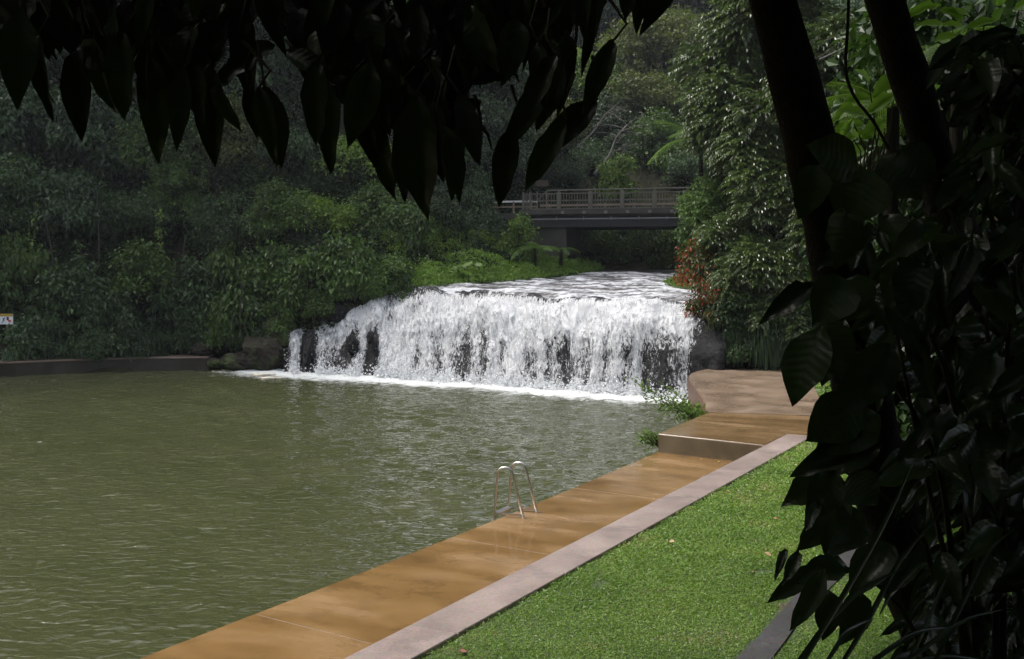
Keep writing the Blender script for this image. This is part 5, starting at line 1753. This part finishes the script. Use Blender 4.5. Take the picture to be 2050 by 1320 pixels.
# thick leaning trunk, with the limb that carries the hanging leaves
tA = [at(1905, 1420, 6.6), at(1800, 1100, 6.45), at(1735, 820, 6.3), at(1682, 560, 6.15), at(1640, 350, 6.0), at(1590, 170, 5.9), at(1545, 0, 5.8), at(1480, -260, 5.6), at(1400, -520, 5.4)]
g0 = np.array((tA[0][0], tA[0][1], gz(tA[0][0], tA[0][1]) - 0.1))
oak = thing('overhanging_tree', 'thick leaning black trunk whose dark leaves hang across the top of the picture', 'tree', g0)
pts = spline(np.array([g0] + tA[1:]), 34)
rad = np.interp(np.linspace(0, 1, 34), [0, .5, 1], [.20, .145, .11]) * (1 + .05 * np.sin(np.arange(34) * 1.7))
V, F = tube(pts - g0, rad, 20)
lmp = fbm(np.stack([V[:, 0] * 6, V[:, 1] * 6, V[:, 2] * 2.2], 1) + 50, 4) - .5
cen = np.repeat(pts - g0, 20, 0); cen = np.concatenate([cen, V[-2:]])
V = V + norm(V - cen + 1e-6) * (0.06 * lmp)[:, None]
link('trunk', mesh('trunk', V, F, M['bark'], True), oak)
lim = [tA[-2], at(900, -330, 5.0), at(300, -300, 4.2), at(-300, -330, 3.8)]
MB().tube(spline(np.array(lim), 16) - g0, np.linspace(.10, .04, 16), 9).build('limb', M['bark'], oak, True)
lim2 = [tA[-2], at(1250, -280, 4.4), at(1050, -200, 3.6), at(820, -160, 3.3), at(560, -190, 3.3)]
MB().tube(spline(np.array(lim2), 14) - g0, np.linspace(.06, .018, 14), 8).build('limb', M['bark'], oak, True)

tips = [(31, 215, 200, 78, -3), (89, 235, 170, 40, 4), (157, 274, 175, 62, 2), (232, 229, 170, 66, -4), (270, 198, 120, 30, -12), (319, 304, 190, 70, 6), (353, 300, 175, 48, -4), (424, 326, 200, 68, 2), (486, 192, 150, 62, -6), (471, 254, 95, 34, 30),
        (510, 266, 100, 36, 8), (547, 312, 140, 44, 12), (563, 333, 165, 70, 12), (650, 341, 190, 62, -6), (702, 288, 170, 74, -14), (754, 249, 130, 62, 40), (771, 396, 170, 52, 6), (834, 421, 230, 96, 0), (803, 400, 170, 60, -6), (902, 398, 150, 44, -6),
        (924, 398, 150, 48, 12), (994, 404, 150, 58, -12), (1049, 367, 150, 54, -34), (1068, 314, 170, 62, -48), (1074, 259, 140, 52, -22), (1086, 213, 130, 46, 4), (1102, 213, 150, 52, 2), (1129, 218, 160, 48, -2), (1172, 208, 140, 50, -24), (1164, 130, 100, 26, -18),
        (1141, 70, 120, 44, 6), (1166, 72, 120, 36, -2), (1182, 67, 110, 46, -8), (1247, 24, 110, 52, -12), (1305, 50, 150, 62, -18), (1275, 40, 120, 52, -10), (960, 330, 150, 52, 16), (880, 360, 160, 58, 4), (740, 330, 150, 50, 6), (620, 280, 160, 60, -6), (200, 215, 150, 54, 6), (60, 180, 150, 60, 2), (400, 250, 170, 60, 8), (1010, 300, 170, 56, -30), (1040, 240, 150, 52, -30)]
for k, (x, y, L_, w_, an) in enumerate(tips):
    Yd = 3.05 + 0.5 * ((k * 37) % 11) / 11
    a_ = math.radians(an)
    tip, bs = at(x, y, Yd - .02), at(x - L_ * math.sin(a_), y - L_ * math.cos(a_), Yd + 0.03)
    w2 = w_ * Yd / FPX * 1.0
    put_leaf(oak, bs, tip, w2 * .92, (rg.uniform(-.35, .35), -1, .25), 'near_leaf', k)
    # leaf stalk up towards the limb
    MB().tube(np.array([bs, bs + (rg.uniform(-.04, .04), .02, .05), bs + (rg.uniform(-.06, .06), .06, .14)]) - g0, (.004, .004, .006), 5).build('stalk', M['twig'], oak)
ex = [0, 100, 200, 300, 400, 450, 480, 515, 560, 620, 690, 745, 775, 850, 900, 940, 1000, 1050, 1085, 1110, 1160]
ey = [150, 125, 150, 180, 190, 130, 90, 20, 150, 190, 190, 180, 280, 335, 290, 190, 180, 160, 120, 50, 5]
B_, T_, W_l, Fc = [], [], [], []
for k in range(720):
    x = rg.uniform(-60, 1150); env = np.interp(x, ex, ey)
    if 485 < x < 560 and rg.random() < .75: continue
    env = env - 18
    y = env - rg.random() ** 1.3 * (env + 70)
    Yd = rg.uniform(3.1, 3.8) if k < 200 else rg.uniform(3.5, 4.8)
    L_, w_, a_ = rg.uniform(80, 165) * 3.4 / Yd, rg.uniform(30, 62) * 3.4 / Yd, rg.normal(0, .45)
    tip, bs = at(x, y, Yd - .03), at(x - L_ * math.sin(a_), y - L_ * math.cos(a_), Yd + .04)
    fc = (rg.uniform(-.6, .6), -1, rg.uniform(-.1, .6))
    if k < 200:
        put_leaf(oak, bs, tip, w_ * Yd / FPX, fc, 'near_leaf', k)
    else:
        B_.append(bs); T_.append(tip); W_l.append(w_ * Yd / FPX); Fc.append(fc)
leaf_bunch(oak, B_, T_, W_l, np.array(Fc), 'near_leaf')
for (a, c_) in [((1090, 45), (1112, 60)), ((950, 190), (965, 290)), ((960, 250), (985, 300)), ((1060, 40), (1130, 70))]:
    MB().tube(np.stack([at(*a, 3.3), at((a[0] + c_[0]) / 2 + 4, (a[1] + c_[1]) / 2 - 6, 3.3), at(*c_, 3.3)]) - g0, (.006, .005, .003), 5).build('twig', M['twig'], oak)
# the rest of its crown, unseen over the viewpoint, spread to shade the near leaves
n = 31000
P = np.stack([rg.uniform(-10, 9, n), rg.uniform(-9, 8.5, n), rg.uniform(0, 1, n)], 1)
P[:, 2] = np.maximum(6.3, CAMZ + 0.33 * np.clip(P[:, 1], 0, None) + 1.0) + P[:, 2] * 3.2
foliage_mass('crown', P, rg, 0.42, 0.22, 'leaf_dark', None, parent=oak)

# slender second trunk
tB = [at(2120, 1350, 8.0), at(2020, 900, 7.6), at(1950, 600, 7.3), at(1900, 415, 7.1), at(1840, 210, 7.0), at(1770, 0, 6.9), at(1690, -280, 6.8), at(1600, -600, 6.7)]
h0 = np.array((tB[0][0], tB[0][1], gz(tB[0][0], tB[0][1]) - .1))
sl = thing('slender_tree', 'slender leaning dark trunk at the shaded edge, beside the thick one', 'tree', h0)
pts = spline(np.array([h0] + tB[1:]), 30)
V, F = tube(pts - h0, np.interp(np.linspace(0, 1, 30), [0, .5, 1], [.16, .125, .10]), 16)
lmp = fbm(np.stack([V[:, 0] * 7, V[:, 1] * 7, V[:, 2] * 3], 1) + 90, 4) - .5
cen = np.concatenate([np.repeat(pts - h0, 16, 0), V[-2:]])
link('trunk', mesh('trunk', V + norm(V - cen + 1e-6) * (.05 * lmp)[:, None], F, M['bark'], True), sl)
P = np.stack([rg.normal(3.2, 2.6, 9000), rg.normal(7, 2.2, 9000), rg.uniform(8.0, 11.5, 9000)], 1)
foliage_mass('crown', P, rg, 0.4, 0.2, 'leaf_dark', None, parent=sl)
e = thing('liana', 'thin dark liana looping down between the two leaning trunks', 'creeper', at(1745, 236, 6.8))
MB().tube(spline(np.array([at(1700, -40, 6.8), at(1697, 60, 6.8), at(1692, 120, 6.8), at(1694, 160, 6.8), at(1715, 205, 6.8), at(1745, 236, 6.8), at(1780, 300, 6.9)]), 20) - at(1745, 236, 6.8), .010, 6).build('stem', M['twig'], e, True)

# bright leaves, their backlight put into the leaf colour
bl = thing('backlit_plant', 'bright green backlit leaves between the two leaning trunks', 'plant', at(1720, 440, 9.0))
st = at(1720, 440, 9.0)
for k, (x, y, x2, y2, w_) in enumerate([(1745, 235, 1680, 215, 40), (1735, 250, 1660, 262, 38), (1740, 170, 1722, 135, 34), (1790, 150, 1755, 185, 40), (1720, 200, 1668, 232, 30), (1705, 240, 1682, 285, 26), (1690, 250, 1675, 300, 22), (1735, 300, 1690, 310, 40),
                                        (1720, 280, 1690, 250, 30), (1770, 240, 1730, 270, 40), (1750, 200, 1700, 190, 34), (1790, 190, 1740, 215, 36), (1872, 185, 1825, 190, 34), (1880, 200, 1832, 260, 30), (1700, 310, 1705, 330, 34), (1750, 265, 1690, 270, 30)]):
    Yd = 9.0 + .3 * math.sin(k * 2.1)
    put_leaf(bl, at(x, y, Yd), at(x2, y2, Yd - .12), w_ * .8 * Yd / FPX, (rg.uniform(-.4, .4), -.8, .7), 'near_bright', k)
    MB().tube(np.stack([at(x, y, Yd) - st, (at(x, y, Yd) - st) * .6 + (0.1, .05, 0.1), np.zeros(3)]), (.004, .006, .008), 5).build('stem', M['twig'], bl)
b2 = thing('backlit_plant', 'bright green backlit sprigs in the upper corner above the slender trunk', 'plant', at(1960, 140, 9.5))
st2 = at(1960, 140, 9.5)
for k in range(26):
    x, y = rg.uniform(1860, 2060), rg.uniform(-10, 150) if k < 20 else rg.uniform(150, 420)
    a_ = rg.uniform(0, 6.28); L_ = rg.uniform(45, 80)
    Yd = 9.5 + rg.uniform(-.3, .3)
    put_leaf(b2, at(x, y, Yd), at(x + L_ * math.cos(a_), y - abs(L_ * math.sin(a_)) * .6 + 10, Yd - .1), 24 * Yd / FPX, (rg.uniform(-.4, .4), -.8, .7), 'near_bright', k)
for k in range(6):
    MB().tube(np.stack([np.zeros(3), at(1880 + 30 * k, 80, 9.5) - st2 + (0, .05, 0), at(1880 + 32 * k, 20, 9.5) - st2]), (.010, .007, .004), 5).build('stem', M['twig'], b2)

# big leaved shrub in the foreground shade
sb0 = at(1960, 1500, 4.3); sb0[2] = gz(sb0[0], sb0[1]) - .05
sh = thing('big_leaved_shrub', 'big leaved glossy dark shrub filling the shaded side of the foreground', 'shrub', sb0)
sl_ = [(1645, 655, 1582, 806, 92, 1), (1650, 640, 1690, 758, 84, 1), (1690, 640, 1640, 760, 70, 1), (1688, 965, 1650, 1122, 62, 1), (1660, 950, 1582, 998, 62, 0), (1672, 945, 1632, 1030, 70, 0), (1700, 950, 1755, 1010, 80, 0), (1690, 1010, 1722, 1090, 52, 0), (1650, 1040, 1606, 1098, 46, 0),
       (1640, 1005, 1612, 1050, 26, 1), (1600, 1105, 1575, 1155, 26, 0), (1573, 1100, 1556, 1142, 18, 0), (1640, 1130, 1540, 1205, 40, 0), (1650, 1140, 1588, 1262, 44, 0), (1700, 1135, 1600, 1150, 60, 1), (1660, 1180, 1660, 1275, 60, 0), (1720, 1180, 1705, 1290, 70, 0),
       (1630, 570, 1540, 622, 46, 0), (1720, 345, 1625, 286, 95, 0), (1640, 330, 1605, 430, 70, 0), (1745, 340, 1690, 440, 120, 0), (1760, 320, 1850, 380, 110, 0), (1690, 420, 1700, 520, 90, 0), (1800, 300, 1870, 345, 70, 0), (1720, 800, 1620, 880, 100, 0), (1760, 830, 1640, 900, 90, 0), (1700, 560, 1635, 640, 90, 0),
       (1840, 510, 1810, 625, 76, 1), (1690, 560, 1750, 600, 70, 0), (1760, 880, 1615, 935, 80, 0), (1870, 470, 1930, 520, 80, 0), (1740, 1060, 1660, 1100, 60, 1), (1790, 1090, 1700, 1180, 80, 1), (2020, 850, 1960, 920, 60, 1), (1700, 700, 1730, 790, 90, 0), (1780, 690, 1700, 830, 100, 0)]
for k, (x, y, x2, y2, w_, gl) in enumerate(sl_):
    Yd = 3.7 + .5 * ((k * 29) % 13) / 13
    fc = (-.35, -.75, .75) if gl else (rg.uniform(-.4, .4), -1, .3)
    put_leaf(sh, at(x, y, Yd), at(x2, y2, Yd - .1), w_ * Yd / FPX * 1.05, fc, 'near_glossy', k)
bxx = [250, 300, 400, 430, 560, 640, 700, 800, 860, 930, 1000, 1100, 1200, 1330]
bxy = [1900, 1900, 1870, 1690, 1680, 1690, 1730, 1770, 1760, 1800, 1840, 1830, 1800, 1760]
B_, T_, W_l, Fc = [], [], [], []
for k in range(760):
    y = rg.uniform(60, 1380); x0 = np.interp(y, bxx, bxy)
    x = x0 + 40 + rg.random() * (2150 - x0)
    Yd = rg.uniform(3.7, 4.7) if k < 230 else rg.uniform(4.4, 6.0)
    L_, w_, a_ = rg.uniform(60, 140) * 4.2 / Yd, rg.uniform(28, 58) * 4.2 / Yd, rg.normal(-.25, .9)
    bs, tip = at(x, y, Yd + .08), at(x + L_ * math.sin(a_), y + L_ * abs(math.cos(a_)) * .9, Yd - .1)
    fc = (rg.uniform(-.7, .3), -1 + rg.random() * .6, rg.uniform(.1, 1))
    if k < 230:
        put_leaf(sh, bs, tip, w_ * Yd / FPX, fc, 'near_glossy', k)
    else:
        B_.append(bs); T_.append(tip); W_l.append(w_ * Yd / FPX); Fc.append(fc)
leaf_bunch(sh, B_, T_, W_l, np.array(Fc), 'near_glossy')
for k, pp in enumerate([[(1960, 1400), (1850, 1050), (1750, 980), (1668, 930)], [(1970, 1400), (1880, 900), (1760, 720), (1650, 640)], [(1980, 1400), (1920, 800), (1800, 520), (1730, 350)], [(2000, 1400), (2000, 900), (1960, 500), (1900, 420)], [(1940, 1400), (1800, 1200), (1700, 1130), (1630, 1120)], [(1990, 1400), (2010, 800), (2040, 400)], [(1960, 1400), (1840, 900), (1790, 640)]]):
    q = np.array([sb0 + (0.02 * k, 0, 0)] + [at(x, y, 4.25) for x, y in pp[1:]])
    MB().tube(spline(q, 14) - sb0, np.linspace(.018, .006, 14), 6).build('stem', M['twig'], sh, True)

# strap leaved plant below it
spb = at(1640, 1420, 3.3); spb[2] = gz(spb[0], spb[1]) - .03
sp_ = thing('strap_leaved_plant', 'plant with long narrow glossy blades rising across the lower corner', 'plant', spb)
m_strap = glossy_leaf('strap_leaf', (0.025, 0.04, 0.016), (0.04, 0.06, 0.025), 0.16, 0.1, False)
for k, (pp, w_) in enumerate([([(1605, 1330), (1690, 1190), (1765, 1060), (1828, 928)], 15), ([(1580, 1350), (1660, 1240), (1730, 1175), (1815, 1135)], 14), ([(1640, 1350), (1690, 1270), (1720, 1250), (1750, 1238)], 12), ([(1700, 1360), (1780, 1300), (1840, 1262), (1910, 1255)], 14),
                              ([(1760, 1370), (1860, 1290), (1930, 1240), (2010, 1220)], 13), ([(1800, 1360), (1850, 1260), (1880, 1190), (1900, 1150)], 11), ([(1660, 1370), (1740, 1240), (1800, 1120), (1900, 1010)], 14), ([(1850, 1370), (1930, 1200), (1980, 1100), (2030, 1060)], 12), ([(1720, 1370), (1800, 1330), (1900, 1310), (2020, 1330)], 13)]):
    Yd = 3.2 + .07 * k
    c_ = spline(np.array([at(x, y, Yd + .08 * i) for i, (x, y) in enumerate(pp)]), 12)
    c_[0] = c_[0] * .3 + (spb + (0.03 * k, 0, .1)) * .7 if False else c_[0]
    wv = 0.42 * w_ * Yd / FPX * np.interp(np.linspace(0, 1, 12), [0, .4, .8, 1], [.7, 1, .7, .05])
    t_ = norm(np.gradient(c_, axis=0)); s_ = norm(np.cross(t_, np.array((-.2, -1, .6)))); up_ = np.cross(s_, t_)
    V = np.concatenate([c_ - s_ * wv[:, None] + up_ * wv[:, None] * .5, c_, c_ + s_ * wv[:, None] + up_ * wv[:, None] * .5]) - spb
    i = np.arange(11)
    F = np.concatenate([np.stack([i, i + 1, i + 13, i + 12], 1), np.stack([i + 12, i + 13, i + 25, i + 24], 1)])
    link('blade', mesh('blade', V, F, m_strap, True, {'luv': ('POINT', np.zeros((36, 3)))}), sp_)
    MB().tube(np.stack([np.zeros(3) + (0.02 * k, 0, 0), (c_[0] - spb) * .6 + (0, 0, .02), c_[0] - spb]), (.008, .007, .006), 5).build('stalk', M['twig'], sp_)

# ------------------------------------------------------------------ damp air of the gorge
hz_me = MB().box((0, 0, 0), (1, 1, 1))
m, nt, out, N, L = nodes('damp_air')
pv = N('VolumePrincipled', Density=0.00036, Anisotropy=0.3)
pv.inputs['Color'].default_value = (0.86, 0.92, 1.0, 1)
L(pv.outputs[0], out.inputs['Volume'])
o = hz_me.build('haze', m)
zmin, zmax = -3.2, 110
o.location = (0, 30, (zmin + zmax) / 2); o.scale = (420, 420, zmax - zmin)
tag(o, 'thin bluish damp air hanging in the forest gorge', 'haze', kind='stuff')
